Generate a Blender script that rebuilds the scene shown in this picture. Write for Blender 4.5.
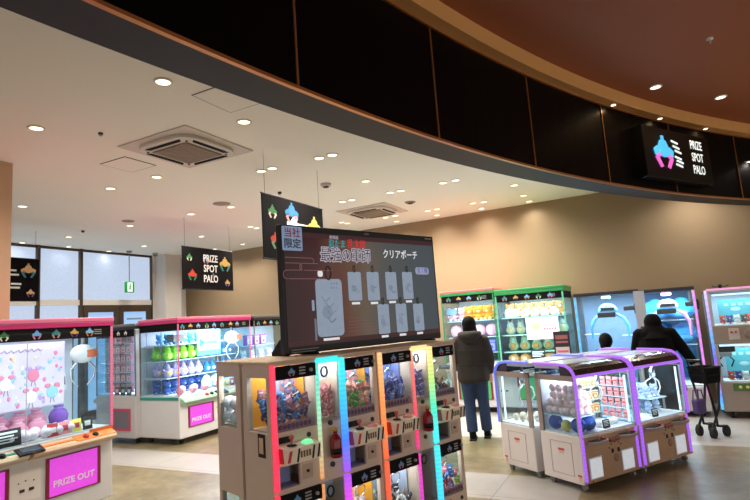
import bpy, math, random
from mathutils import Vector, Matrix
random.seed(7)
for o in list(bpy.data.objects): bpy.data.objects.remove(o)
SC = bpy.context.scene
COL = SC.collection
PI = math.pi
# ---------------------------------------------------------------- camera
cam_d = bpy.data.cameras.new('camera'); cam = bpy.data.objects.new('camera', cam_d); COL.objects.link(cam)
cam_d.sensor_fit = 'HORIZONTAL'; cam_d.sensor_width = 36.0; cam_d.lens = 529.15 / 750 * 36.0
cam_d.clip_start = 0.05; cam_d.clip_end = 100
_p, _r = math.radians(7.66), math.radians(-4.02)
_R0, _U0, _F0 = Vector((1, 0, 0)), Vector((0, -math.sin(_p), math.cos(_p))), Vector((0, math.cos(_p), math.sin(_p)))
_Rt = _R0 * math.cos(_r) + _U0 * math.sin(_r); _Up = -_R0 * math.sin(_r) + _U0 * math.cos(_r)
cam.matrix_world = Matrix(((_Rt.x, _Up.x, -_F0.x, 0), (_Rt.y, _Up.y, -_F0.y, 0), (_Rt.z, _Up.z, -_F0.z, 1.6), (0, 0, 0, 1)))
SC.camera = cam
# ---------------------------------------------------------------- world, exposure
w = bpy.data.worlds.new('world'); SC.world = w; w.use_nodes = True
bg = w.node_tree.nodes['Background']; bg.inputs[0].default_value = (1.0, 0.95, 0.90, 1); bg.inputs[1].default_value = 1.1
SC.view_settings.view_transform = 'Standard'; SC.view_settings.look = 'None'
SC.view_settings.gamma = 1; SC.view_settings.use_curve_mapping = False; SC.view_settings.exposure = 0.16
SC.cycles.transparent_max_bounces = 32
SC.cycles.sample_clamp_indirect = 4.0
LAMP_W = 96.0          # watts of one ceiling downlight
LAMP_C = (1.0, 0.935, 0.85)
# ---------------------------------------------------------------- helpers
def lin(c):
    c = c / 255.0
    return c / 12.92 if c <= 0.04045 else ((c + 0.055) / 1.055) ** 2.4
def rgb(t): return (lin(t[0]), lin(t[1]), lin(t[2]), 1)
_mats = {}
def mat(name, c, rough=0.5, metal=0.0, noise=0.06, scale=9.0, bump=0.0, spec=0.5):
    if name in _mats: return _mats[name]
    m = bpy.data.materials.new(name); m.use_nodes = True; nt = m.node_tree; n = nt.nodes; L = nt.links
    b = n['Principled BSDF']; b.inputs['Roughness'].default_value = rough; b.inputs['Metallic'].default_value = metal
    b.inputs['Specular IOR Level'].default_value = spec
    col = rgb(c)
    tc = n.new('ShaderNodeTexCoord'); nz = n.new('ShaderNodeTexNoise'); nz.inputs['Scale'].default_value = scale; nz.inputs['Detail'].default_value = 3
    mx = n.new('ShaderNodeMix'); mx.data_type = 'RGBA'
    mx.inputs[6].default_value = tuple(x * (1 - noise) for x in col[:3]) + (1,)
    mx.inputs[7].default_value = tuple(min(1, x * (1 + noise)) for x in col[:3]) + (1,)
    L.new(tc.outputs['Object'], nz.inputs['Vector']); L.new(nz.outputs['Fac'], mx.inputs[0]); L.new(mx.outputs[2], b.inputs['Base Color'])
    if bump:
        bp = n.new('ShaderNodeBump'); bp.inputs['Strength'].default_value = bump; bp.inputs['Distance'].default_value = 0.01
        L.new(nz.outputs['Fac'], bp.inputs['Height']); L.new(bp.outputs['Normal'], b.inputs['Normal'])
    _mats[name] = m; return m
def glow(name, c, s=1.0, base=.5):
    if name in _mats: return _mats[name]
    m = bpy.data.materials.new(name); m.use_nodes = True; nt = m.node_tree; n = nt.nodes; L = nt.links
    b = n['Principled BSDF']; b.inputs['Base Color'].default_value = tuple(x * base for x in rgb(c)[:3]) + (1,); b.inputs['Roughness'].default_value = .4
    tc = n.new('ShaderNodeTexCoord'); nz = n.new('ShaderNodeTexNoise'); nz.inputs['Scale'].default_value = 30
    mp = n.new('ShaderNodeMapRange'); mp.inputs[3].default_value = s * .85; mp.inputs[4].default_value = s * 1.15
    b.inputs['Emission Color'].default_value = rgb(c)
    L.new(tc.outputs['Object'], nz.inputs['Vector']); L.new(nz.outputs['Fac'], mp.inputs[0]); L.new(mp.outputs[0], b.inputs['Emission Strength'])
    _mats[name] = m; return m
def led(name, stops, s=1.3, axis='Z', lo=0.0, hi=1.5, dots=60.0):
    """LED strip: colour runs along the strip, with the dot rhythm of its diodes"""
    if name in _mats: return _mats[name]
    m = bpy.data.materials.new(name); m.use_nodes = True; nt = m.node_tree; n = nt.nodes; L = nt.links
    b = n['Principled BSDF']; b.inputs['Roughness'].default_value = .35; b.inputs['Base Color'].default_value = (.04, .04, .04, 1)
    tc = n.new('ShaderNodeTexCoord'); sp = n.new('ShaderNodeSeparateXYZ'); L.new(tc.outputs['Object'], sp.inputs[0])
    mp = n.new('ShaderNodeMapRange'); mp.inputs[1].default_value = lo; mp.inputs[2].default_value = hi
    L.new(sp.outputs[axis], mp.inputs[0])
    rp = n.new('ShaderNodeValToRGB'); e = rp.color_ramp.elements
    while len(e) > 1: e.remove(e[-1])
    e[0].position = stops[0][0]; e[0].color = rgb(stops[0][1])
    for p, c in stops[1:]:
        k = e.new(p); k.color = rgb(c)
    L.new(mp.outputs[0], rp.inputs[0]); L.new(rp.outputs[0], b.inputs['Emission Color'])
    mu = n.new('ShaderNodeMath'); mu.operation = 'MULTIPLY'; mu.inputs[1].default_value = dots * 2 * PI; L.new(sp.outputs[axis], mu.inputs[0])
    si = n.new('ShaderNodeMath'); si.operation = 'SINE'; L.new(mu.outputs[0], si.inputs[0])
    m2 = n.new('ShaderNodeMapRange'); m2.inputs[1].default_value = -1; m2.inputs[2].default_value = 1
    m2.inputs[3].default_value = s * .9; m2.inputs[4].default_value = s * 1.08; L.new(si.outputs[0], m2.inputs[0])
    L.new(m2.outputs[0], b.inputs['Emission Strength'])
    _mats[name] = m; return m
def glass(name='clear_glass', tint=(235, 245, 248), refl=0.07):
    if name in _mats: return _mats[name]
    m = bpy.data.materials.new(name); m.use_nodes = True; nt = m.node_tree; n = nt.nodes; L = nt.links
    n.remove(n['Principled BSDF']); out = n['Material Output']
    t = n.new('ShaderNodeBsdfTransparent'); t.inputs[0].default_value = rgb(tint)
    g = n.new('ShaderNodeBsdfGlossy'); g.inputs['Roughness'].default_value = .03
    lw = n.new('ShaderNodeLayerWeight'); lw.inputs[0].default_value = .5
    pw = n.new('ShaderNodeMath'); pw.operation = 'POWER'; pw.inputs[1].default_value = 4.0; L.new(lw.outputs['Facing'], pw.inputs[0])
    fr = n.new('ShaderNodeMath'); fr.operation = 'MULTIPLY_ADD'; fr.inputs[1].default_value = .45; fr.inputs[2].default_value = .025; L.new(pw.outputs[0], fr.inputs[0])
    nz = n.new('ShaderNodeTexNoise'); nz.inputs['Scale'].default_value = 2.0
    ad = n.new('ShaderNodeMath'); ad.operation = 'MULTIPLY_ADD'; ad.inputs[1].default_value = .01; L.new(nz.outputs['Fac'], ad.inputs[0]); L.new(fr.outputs[0], ad.inputs[2])
    mx = n.new('ShaderNodeMixShader'); L.new(ad.outputs[0], mx.inputs[0]); L.new(t.outputs[0], mx.inputs[1]); L.new(g.outputs[0], mx.inputs[2])
    L.new(mx.outputs[0], out.inputs[0]); _mats[name] = m; return m

class MB:
    """collects shapes into one mesh"""
    def __init__(s): s.v = []; s.f = []; s.m = []; s.sm = []
    def add(s, vs, fs, m=0, smooth=False, T=None):
        b = len(s.v)
        s.v += [tuple(T @ Vector(v)) if T is not None else tuple(v) for v in vs]
        for f in fs: s.f.append([i + b for i in f]); s.m.append(m); s.sm.append(smooth)
        return s
    def box(s, x0, x1, y0, y1, z0, z1, m=0, T=None):
        vs = [(x0, y0, z0), (x1, y0, z0), (x1, y1, z0), (x0, y1, z0), (x0, y0, z1), (x1, y0, z1), (x1, y1, z1), (x0, y1, z1)]
        return s.add(vs, [(0, 3, 2, 1), (4, 5, 6, 7), (0, 1, 5, 4), (1, 2, 6, 5), (2, 3, 7, 6), (3, 0, 4, 7)], m, False, T)
    def tube(s, pts, rad, n=8, m=0, T=None, caps=True, smooth=True):
        pts = [Vector(p) for p in pts]; k = len(pts)
        if not hasattr(rad, '__len__'): rad = [rad] * k
        vs = []; prev = None
        for i, p in enumerate(pts):
            d = (pts[min(i + 1, k - 1)] - pts[max(i - 1, 0)]).normalized()
            if prev is None:
                a = Vector((0, 0, 1)) if abs(d.z) < .9 else Vector((1, 0, 0))
                x = d.cross(a).normalized()
            else:
                x = (prev - d * prev.dot(d)).normalized()
            y = d.cross(x); prev = x
            for j in range(n):
                t = 2 * PI * j / n; vs.append(p + (x * math.cos(t) + y * math.sin(t)) * rad[i])
        fs = [(i * n + j, i * n + (j + 1) % n, (i + 1) * n + (j + 1) % n, (i + 1) * n + j) for i in range(k - 1) for j in range(n)]
        s.add(vs, fs, m, smooth, T)
        if caps:
            s.add(vs[:n], [tuple(range(n))[::-1]], m, False, T); s.add(vs[-n:], [tuple(range(n))], m, False, T)
        return s
    def ell(s, c, rx, ry=None, rz=None, n=14, m=0, T=None):
        ry = rx if ry is None else ry; rz = rx if rz is None else rz; h = max(5, n * 2 // 3)
        vs = [(c[0], c[1], c[2] + rz)]
        for i in range(1, h):
            a = PI * i / h
            for j in range(n):
                b = 2 * PI * j / n; vs.append((c[0] + rx * math.sin(a) * math.cos(b), c[1] + ry * math.sin(a) * math.sin(b), c[2] + rz * math.cos(a)))
        vs.append((c[0], c[1], c[2] - rz)); e = len(vs) - 1
        fs = [(0, 1 + j, 1 + (j + 1) % n) for j in range(n)]
        for i in range(h - 2):
            fs += [(1 + i * n + j, 1 + (i + 1) * n + j, 1 + (i + 1) * n + (j + 1) % n, 1 + i * n + (j + 1) % n) for j in range(n)]
        fs += [(e, 1 + (h - 2) * n + (j + 1) % n, 1 + (h - 2) * n + j) for j in range(n)]
        return s.add(vs, fs, m, True, T)
    def lathe(s, prof, n=16, c=(0, 0, 0), m=0, T=None, smooth=True):
        """prof: (r, z) from bottom to top about the vertical through c"""
        vs = []
        for r, z in prof:
            for j in range(n):
                b = 2 * PI * j / n; vs.append((c[0] + r * math.cos(b), c[1] + r * math.sin(b), c[2] + z))
        k = len(prof)
        fs = [(i * n + j, i * n + (j + 1) % n, (i + 1) * n + (j + 1) % n, (i + 1) * n + j) for i in range(k - 1) for j in range(n)]
        fs += [tuple(range(n))[::-1], tuple(range((k - 1) * n, k * n))]
        return s.add(vs, fs, m, smooth, T)
    def prism(s, poly, a, b, axis='y', m=0, T=None):
        """poly of (x,z) extruded in y from a to b (axis 'y'); (y,z) along x (axis 'x'); (x,y) along z (axis 'z')"""
        k = len(poly)
        if axis == 'y': vs = [(p, a, q) for p, q in poly] + [(p, b, q) for p, q in poly]
        elif axis == 'x': vs = [(a, p, q) for p, q in poly] + [(b, p, q) for p, q in poly]
        else: vs = [(p, q, a) for p, q in poly] + [(p, q, b) for p, q in poly]
        fs = [tuple(range(k)), tuple(range(2 * k - 1, k - 1, -1))] + [(i, i + k, (i + 1) % k + k, (i + 1) % k) for i in range(k)]
        return s.add(vs, fs, m, False, T)
    def mesh(s, name, mats):
        me = bpy.data.meshes.new(name); me.from_pydata(s.v, [], s.f)
        for q in (mats if isinstance(mats, (list, tuple)) else [mats]): me.materials.append(q)
        me.polygons.foreach_set('material_index', s.m); me.polygons.foreach_set('use_smooth', s.sm)
        import bmesh
        b = bmesh.new(); b.from_mesh(me); bmesh.ops.recalc_face_normals(b, faces=b.faces); b.to_mesh(me); b.free()
        me.update(); return me
    def build(s, name, mats, parent=None, bevel=0.0, label=None):
        return link(name, s.mesh(name, mats), parent, bevel, label)
def link(name, me, parent=None, bevel=0.0, label=None):
    o = bpy.data.objects.new(name, me); COL.objects.link(o)
    if parent is not None: o.parent = parent
    if bevel:
        b = o.modifiers.new('bevel', 'BEVEL'); b.width = bevel; b.segments = 2; b.limit_method = 'ANGLE'; b.angle_limit = math.radians(50)
    if label: o['label'] = label
    return o
def tag(o, label, cat, group=None, kind=None):
    if label: o['label'] = label
    if cat: o['category'] = cat
    if group: o['group'] = group
    if kind: o['kind'] = kind
    return o
def thing(name, label, cat, loc, rz=0.0, group=None):
    o = bpy.data.objects.new(name, None); COL.objects.link(o); o.empty_display_size = .1
    o.location = loc if len(loc) == 3 else (loc[0], loc[1], 0); o.rotation_euler = (0, 0, rz)
    return tag(o, label, cat, group)
def struct(o): o['kind'] = 'structure'; return o
def copy_tree(o, parent=None, skip=()):
    c = o.copy(); COL.objects.link(c)
    if parent is not None: c.parent = parent
    for ch in list(o.children):
        if ch.name.split('.')[0] not in skip: copy_tree(ch, c, skip)
    return c
_txt = {}
def text_mesh(s, size, mt, depth=.001, bold=0.0, align='CENTER', sx=1.0):
    k = (s, size, mt.name, depth, bold, align, sx)
    if k in _txt: return _txt[k]
    c = bpy.data.curves.new('lettering', 'FONT'); c.body = s; c.size = size; c.extrude = depth; c.offset = bold; c.align_x = align; c.align_y = 'CENTER'; c.resolution_u = 3
    o = bpy.data.objects.new('lettering', c); COL.objects.link(o)
    dg = bpy.context.evaluated_depsgraph_get()
    me = bpy.data.meshes.new_from_object(o.evaluated_get(dg)); bpy.data.objects.remove(o); bpy.data.curves.remove(c)
    me.transform(Matrix(((sx, 0, 0, 0), (0, 0, -1, 0), (0, 1, 0, 0), (0, 0, 0, 1))))
    me.materials.clear(); me.materials.append(mt); _txt[k] = me; return me
def text(s, size, mt, parent, x, y, z, name='lettering', **kw):
    o = link(name, text_mesh(s, size, mt, **kw), parent); o.location = (x, y, z); return o
def lamp(kind, parent, loc, energy, col, size=.2, size_y=None, rot=(0, 0, 0), spot=None):
    d = bpy.data.lights.new('lamp_light', kind); d.energy = energy; d.color = col
    if kind == 'AREA':
        d.size = size
        if size_y: d.shape = 'RECTANGLE'; d.size_y = size_y
    else: d.shadow_soft_size = size
    if spot: d.spot_size = spot; d.spot_blend = 1.0
    o = bpy.data.objects.new('lamp_light', d); COL.objects.link(o); o.parent = parent; o.location = loc; o.rotation_euler = rot; return o
# floor grid of the building: u runs along the long back wall, v towards it
CU, SU = math.cos(math.radians(27)), math.sin(math.radians(27))
def xy(u, v): return (CU * u + SU * v, -SU * u + CU * v)
RV = math.radians(63)       # a thing that faces +u
RU = math.radians(-27)      # a thing that faces -v
def local(root_loc, rz, x, y, z=0.0):
    c, s_ = math.cos(rz), math.sin(rz)
    return (root_loc[0] + c * x - s_ * y, root_loc[1] + s_ * x + c * y, z)
HC = 3.52
# ---------------------------------------------------------------- shared materials
WHITE = mat('white_plastic', (208, 206, 206), .35, noise=.03)
OFFW = mat('off_white_panel', (192, 187, 184), .4, noise=.04)
BLACK = mat('black_plastic', (9, 9, 9), .35, spec=.3)
BLACKM = mat('matt_black', (7, 7, 7), .7, spec=.2)
DARK = mat('dark_grey_metal', (55, 54, 56), .4, .4)
GREYM = mat('grey_metal', (122, 118, 116), .4, .3)
STEEL = mat('steel', (170, 168, 168), .28, .8)
RUBBER = mat('rubber', (25, 25, 26), .8)
PINK = mat('pink_trim', (222, 118, 150), .35)
MAGENTA = mat('magenta_trim', (196, 42, 112), .35)
CHROME = mat('chrome', (210, 210, 212), .12, 1.0)
GLASS = glass()
PRINTW = mat('white_print', (235, 235, 232), .5)
# ================================================================ the setting
def floor_material():
    m = bpy.data.materials.new('polished_floor'); m.use_nodes = True; nt = m.node_tree; n = nt.nodes; L = nt.links
    b = n['Principled BSDF']; b.inputs['Roughness'].default_value = .22
    tc = n.new('ShaderNodeTexCoord')
    mp = n.new('ShaderNodeMapping'); mp.inputs['Rotation'].default_value = (0, 0, math.radians(27)); L.new(tc.outputs['Object'], mp.inputs[0])
    sp = n.new('ShaderNodeSeparateXYZ'); L.new(mp.outputs[0], sp.inputs[0])
    n1 = n.new('ShaderNodeTexNoise'); n1.inputs['Scale'].default_value = 1.6; n1.inputs['Detail'].default_value = 8; n1.inputs['Roughness'].default_value = .65; L.new(mp.outputs[0], n1.inputs['Vector'])
    n2 = n.new('ShaderNodeTexNoise'); n2.inputs['Scale'].default_value = 9; n2.inputs['Detail'].default_value = 6; n2.inputs['Roughness'].default_value = .7; L.new(mp.outputs[0], n2.inputs['Vector'])
    def ramp(src, stops):
        r = n.new('ShaderNodeValToRGB'); e = r.color_ramp.elements
        e[0].position, e[0].color = stops[0][0], rgb(stops[0][1]); e[1].position, e[1].color = stops[-1][0], rgb(stops[-1][1])
        for p, c in stops[1:-1]: e.new(p).color = rgb(c)
        L.new(src, r.inputs[0]); return r.outputs[0]
    mixv = n.new('ShaderNodeMath'); mixv.operation = 'MULTIPLY_ADD'; mixv.inputs[1].default_value = .45; L.new(n2.outputs['Fac'], mixv.inputs[0])
    h = n.new('ShaderNodeMath'); h.operation = 'MULTIPLY'; h.inputs[1].default_value = .55; L.new(n1.outputs['Fac'], h.inputs[0]); L.new(h.outputs[0], mixv.inputs[2])
    brown = ramp(mixv.outputs[0], [(.36, (92, 82, 58)), (.5, (126, 113, 84)), (.62, (152, 138, 106))])
    pale = ramp(mixv.outputs[0], [(.34, (154, 149, 144)), (.6, (172, 167, 161))])
    def band(v0, v1):
        a = n.new('ShaderNodeMath'); a.operation = 'GREATER_THAN'; a.inputs[1].default_value = v0; L.new(sp.outputs['Y'], a.inputs[0])
        c = n.new('ShaderNodeMath'); c.operation = 'LESS_THAN'; c.inputs[1].default_value = v1; L.new(sp.outputs['Y'], c.inputs[0])
        d = n.new('ShaderNodeMath'); d.operation = 'MULTIPLY'; L.new(a.outputs[0], d.inputs[0]); L.new(c.outputs[0], d.inputs[1]); return d.outputs[0]
    b1, b2 = band(4.73, 5.45), band(7.0, 30)
    # the pale strip ends at the machine island on the right
    lim = n.new('ShaderNodeMath'); lim.operation = 'LESS_THAN'; lim.inputs[1].default_value = -.75; L.new(sp.outputs['X'], lim.inputs[0])
    bb = n.new('ShaderNodeMath'); bb.operation = 'MULTIPLY'; L.new(b1, bb.inputs[0]); L.new(lim.outputs[0], bb.inputs[1])
    ad = n.new('ShaderNodeMath'); ad.operation = 'MAXIMUM'; L.new(bb.outputs[0], ad.inputs[0]); L.new(b2, ad.inputs[1])
    mx = n.new('ShaderNodeMix'); mx.data_type = 'RGBA'; L.new(ad.outputs[0], mx.inputs[0]); L.new(brown, mx.inputs[6]); L.new(pale, mx.inputs[7])
    # tile joints
    br = n.new('ShaderNodeTexBrick'); br.offset = 0; br.inputs['Scale'].default_value = 1.0; br.inputs['Mortar Size'].default_value = .006
    br.inputs['Brick Width'].default_value = 1.45; br.inputs['Row Height'].default_value = 1.2
    br.inputs['Color1'].default_value = (1, 1, 1, 1); br.inputs['Color2'].default_value = (.94, .94, .94, 1); br.inputs['Mortar'].default_value = (.62, .58, .52, 1)
    L.new(mp.outputs[0], br.inputs['Vector'])
    m3 = n.new('ShaderNodeMix'); m3.data_type = 'RGBA'; m3.blend_type = 'MULTIPLY'; m3.inputs[0].default_value = 1; L.new(mx.outputs[2], m3.inputs[6]); L.new(br.outputs['Color'], m3.inputs[7])
    L.new(m3.outputs[2], b.inputs['Base Color'])
    rr = n.new('ShaderNodeMapRange'); rr.inputs[3].default_value = .24; rr.inputs[4].default_value = .42; L.new(n2.outputs['Fac'], rr.inputs[0]); L.new(rr.outputs[0], b.inputs['Roughness'])
    return m
fl = MB()
c0 = [xy(-11, -9), xy(9, -9), xy(9, 10.3), xy(-11, 10.3)]
fl.add([(p[0], p[1], -.05) for p in c0] + [(p[0], p[1], 0) for p in c0], [(0, 3, 2, 1), (4, 5, 6, 7), (0, 1, 5, 4), (1, 2, 6, 5), (2, 3, 7, 6), (3, 0, 4, 7)])
struct(fl.build('floor', floor_material()))
VW, UW = 9.72, -10.4       # inner faces of the back wall and the window wall
WALLB = mat('beige_wall', (148, 126, 96), .75, noise=.025, scale=1.2)
WALLW = mat('pale_wall', (205, 198, 188), .75, noise=.025, scale=1.2)
CEIL = mat('ceiling_paint', (240, 240, 228), .85, noise=.015, scale=.8)
def ubox(mb, u0, u1, v0, v1, z0, z1, m=0):
    p = [xy(u0, v0), xy(u1, v0), xy(u1, v1), xy(u0, v1)]
    return mb.add([(a, b, z0) for a, b in p] + [(a, b, z1) for a, b in p], [(0, 3, 2, 1), (4, 5, 6, 7), (0, 1, 5, 4), (1, 2, 6, 5), (2, 3, 7, 6), (3, 0, 4, 7)], m)
struct(ubox(MB(), UW - .2, 1.75, VW, VW + .2, 0, HC).build('wall_back', WALLB))
struct(ubox(MB(), 1.75, 7.5, VW, VW + .2, 0, 4.1).build('wall_right', WALLB))
# arc of the atrium opening
AX, AY, AR = 12.57, -7.47, 16.58
def arc(r, th): return (AX + r * math.cos(math.radians(th)), AY + r * math.sin(math.radians(th)))
def sweep(prof, t0, t1, n=64, m=0, closed=True):
    """closed (r,z) profile carried round the arc from angle t0 to t1"""
    k = len(prof); vs = []
    for i in range(n + 1):
        t = t0 + (t1 - t0) * i / n
        for r, z in prof: vs.append(arc(r, t) + (z,))
    fs = [(i * k + j, i * k + (j + 1) % k, (i + 1) * k + (j + 1) % k, (i + 1) * k + j) for i in range(n) for j in range(k)]
    fs += [tuple(range(k)), tuple(range(n * k, n * k + k))[::-1]]
    return MB().add(vs, fs, m)
TA, TB = 113.4, 168.0
FASC = mat('black_gloss_panel', (4, 3, 3), .3, noise=.1, spec=.08)
SOFF = mat('charcoal_soffit', (32, 30, 33), .6)
COPPER = mat('copper_trim', (190, 130, 78), .3, .8)
COVE = mat('gold_cove', (226, 168, 100), .45, .05)
BROWN = mat('brown_ceiling', (156, 86, 44), .6, noise=.05, scale=1.0)
struct(sweep([(AR, 2.97), (AR + .1, 2.97), (AR + .1, 3.9), (AR, 3.9)], TA, TB).build('wall_fascia', FASC))
struct(sweep([(AR - .008, 2.95), (AR + .022, 2.95), (AR + .022, 2.97), (AR - .008, 2.97)], TA, TB).build('trim_1', COPPER))
struct(sweep([(AR + .022, 2.95), (AR + .30, 2.95), (AR + .30, HC), (AR + .1, HC), (AR + .1, 2.968), (AR + .022, 2.968)], TA, TB).build('trim_2', SOFF))
struct(sweep([(AR - .13, 3.9), (AR + .1, 3.9), (AR + .1, 4.05), (AR - .13, 4.05)], TA, TB).build('trim_3', COVE))
struct(sweep([(AR - .02, 3.885), (AR + .0, 3.885), (AR + .0, 3.9), (AR - .02, 3.9)], TA, TB).build('trim_4', COPPER))
for i, th in enumerate((166.6, 161.55, 156.5, 151.45, 146.4, 141.35, 136.45, 131.43, 126.5, 121.4, 116.1)):
    mb = MB(); r0, r1, dt = AR - .010, AR + .02, .022
    q = [arc(r0, th - dt), arc(r0, th + dt), arc(r1, th + dt), arc(r1, th - dt)]
    mb.add([p + (2.97,) for p in q] + [p + (3.888,) for p in q], [(0, 3, 2, 1), (4, 5, 6, 7), (0, 1, 5, 4), (1, 2, 6, 5), (2, 3, 7, 6), (3, 0, 4, 7)])
    struct(mb.build('trim_%d' % (5 + i), COPPER))
# atrium ceiling (brown)
bc = MB(); N = 64; vs = []
for i in range(N + 1):
    t = 95 + (178 - 95) * i / N; vs.append(arc(AR - .1, t) + (4.05,))
for i in range(N + 1):
    t = 95 + (178 - 95) * i / N; vs.append(arc(7.0, t) + (4.05,))
vs += [(x, y, 4.12) for x, y, z in vs]; K = N + 1
bc.add(vs, [(i, i + 1, K + i + 1, K + i) for i in range(N)] + [(2 * K + i, 3 * K + i, 3 * K + i + 1, 2 * K + i + 1) for i in range(N)])
struct(bc.build('ceiling_atrium', BROWN))
# game hall ceiling: from the arc out to the walls
def out_to_wall(th):
    x0, y0 = arc(AR + .29, th); dx, dy = math.cos(math.radians(th)), math.sin(math.radians(th))
    best = 40
    u0, v0 = CU * x0 - SU * y0, SU * x0 + CU * y0; du, dv = CU * dx - SU * dy, SU * dx + CU * dy
    if dv > 1e-6: best = min(best, (VW + .15 - v0) / dv)
    if du < -1e-6: best = min(best, (UW - .15 - u0) / du)
    best = max(best, .02)
    return (x0 + dx * best, y0 + dy * best)
cu = AX; ths = [TA + 1.2 + (TB - TA - 1.2) * i / 80 for i in range(81)]
cxn, cyn = xy(UW - .15, VW + .15); ths.append(math.degrees(math.atan2(cyn - AY, cxn - AX))); ths.sort()
ce = MB(); K = len(ths); vs = [arc(AR + .29, t) + (HC,) for t in ths] + [out_to_wall(t) + (HC,) for t in ths]
vs += [(x, y, HC + .08) for x, y, z in vs]
ce.add(vs, [(i, i + 1, K + i + 1, K + i) for i in range(K - 1)] + [(2 * K + i, 3 * K + i, 3 * K + i + 1, 2 * K + i + 1) for i in range(K - 1)])
struct(ce.build('ceiling', CEIL))
# window wall with roller blinds
BLIND = glow('daylit_blind', (186, 201, 224), .92, base=.10)
FRAME = mat('bronze_frame', (74, 60, 48), .4, .4)
struct(ubox(ubox(MB(), UW - .2, UW, 8.70, VW, 0, HC), UW - .2, UW, -9, 2.0, 0, HC).build('wall_left', WALLW))
struct(ubox(MB(), UW, UW + .35, 8.78, 9.25, 0, HC).build('trim_30', WALLW))
vb = [2.0, 3.45, 4.75, 6.06, 6.93, 8.70]
for i in range(5):
    a, b = vb[i], vb[i + 1]
    f = ubox(MB(), UW - .12, UW + .02, a - .03, a + .03, 0, HC)
    if i == 4: ubox(f, UW - .12, UW + .01, b - .02, b + .0, 0, HC)
    ubox(f, UW - .12, UW - .02, a + .03, b - .03, HC - .05, HC)
    ubox(f, UW - .12, UW - .02, a + .03, b - .03, 0, .08)
    fr = struct(f.build('window_%d' % (i + 1), FRAME))
    ubox(MB(), UW - .06, UW - .05, a + .03, b - .03, 2.46, HC - .05).build('roller_blind', BLIND, fr)
    ubox(MB(), UW - .07, UW + .0, a + .03, b - .03, 2.35, 2.46).build('transom_panel', WALLW, fr)
    if i < 4: ubox(MB(), UW - .06, UW - .05, a + .03, b - .03, .08, 2.35).build('lower_blind', BLIND, fr)
for i, (a, b) in enumerate(((7.0, 7.80), (7.84, 8.64))):
    d = MB(); ubox(d, UW - .1, UW + .0, a, a + .09, .08, 2.35); ubox(d, UW - .1, UW + .0, b - .09, b, .08, 2.35)
    ubox(d, UW - .1, UW + .0, a + .09, b - .09, 2.2, 2.35); ubox(d, UW - .1, UW + .0, a + .09, b - .09, .08, .2)
    dr = struct(d.build('door_%d' % (i + 1), FRAME))
    ubox(MB(), UW - .06, UW - .05, a + .09, b - .09, .2, 2.2).build('door_pane', glow('daylit_pane', (150, 186, 226), .8), dr)
    ubox(MB(), UW + .0, UW + .04, b - .07, b - .04, .9, 1.3).build('door_handle', STEEL, dr)
    ubox(MB(), UW - .048, UW - .044, a + .2, b - .2, 2.02, 2.06).build('pane_stripe', mat('grey_print', (120, 150, 180), .5), dr)
# square column on the left
struct(ubox(MB(), -6.45, -5.80, 2.45, 3.10, 0, HC).build('wall_column', mat('column_tan', (192, 160, 126), .6, noise=.03)))
# ================================================================ ceiling fittings
LENS = glow('lamp_lens', (255, 238, 196), 3.0)
RING = mat('lamp_ring', (232, 226, 214), .4)
def downlight_proto():
    t = thing('ceiling_downlight', 'x', 'ceiling light', (0, 0, HC))
    mb = MB()
    n = 20
    mb.lathe([(.072, -.004), (.072, .0), (.058, .0), (.056, -.0)], n)
    mb.v = []; mb.f = []; mb.m = []; mb.sm = []
    ro, ri = .070, .055
    vs = []
    for r, z in ((ro, 0.0), (ro, -.010), (ri, -.012), (ri, 0.0)):
        for j in range(n): vs.append((r * math.cos(2 * PI * j / n), r * math.sin(2 * PI * j / n), z))
    mb.add(vs, [(i * n + j, i * n + (j + 1) % n, (i + 1) * n + (j + 1) % n, (i + 1) * n + j) for i in range(3) for j in range(n)], 0, True)
    mb.build('trim_ring', RING, t)
    MB().lathe([(.054, -.006), (.054, -.002)], n).build('lens', LENS, t)
    lamp('SPOT', t, (0, 0, -.02), LAMP_W, LAMP_C, .05, spot=math.radians(152))
    return t
LPOS = [(-1.52, 3.81), (-2.94, 4.51), (-1.13, 4.7), (-2.58, 6.22), (-3.32, 6.57), (-4.83, 7.14), (-2.92, 8.35), (-2.19, 8.05), (-4.16, 8.9), (-5.57, 9.51), (-6.58, 9.74), (-6.15, 10.5), (-3.44, 10.4), (-4.87, 11.04), (-2.95, 11.71), (-3.7, 12.11), (-5.79, 11.39), (-0.57, 5.93), (-0.41, 5.85), (-1.32, 6.28), (-1.17, 6.2), (-0.06, 7.09), (-0.46, 8.22), (-0.31, 8.15), (0.29, 7.84), (0.45, 7.77), (-2.3, 9.74), (-2.22, 9.91), (-0.6, 9.94), (-0.5, 10.08), (0.24, 9.78), (0.46, 10.25), (0.42, 9.66), (1.05, 7.48), (1.22, 7.38), (2.2, 7.93), (2.55, 8.7), (2.79, 9.21), (1.76, 9.04), (1.94, 9.0), (2.01, 9.57), (1.0, 9.43), (1.16, 9.33), (1.22, 9.9)]
P0 = downlight_proto()
for i, (x, y) in enumerate(LPOS):
    o = P0 if i == 0 else copy_tree(P0)
    o.location = (x, y, HC)
    tag(o, 'small round recessed downlight shining in the pale game hall ceiling', 'ceiling light', 'downlights in the pale ceiling')
    if SU * x + CU * y > 9.2 or CU * x - SU * y < -10.0:      # wall washers are dimmer
        for c in o.children:
            if c.type == 'LIGHT': c.data = c.data.copy(); c.data.energy = LAMP_W * .3
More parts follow.
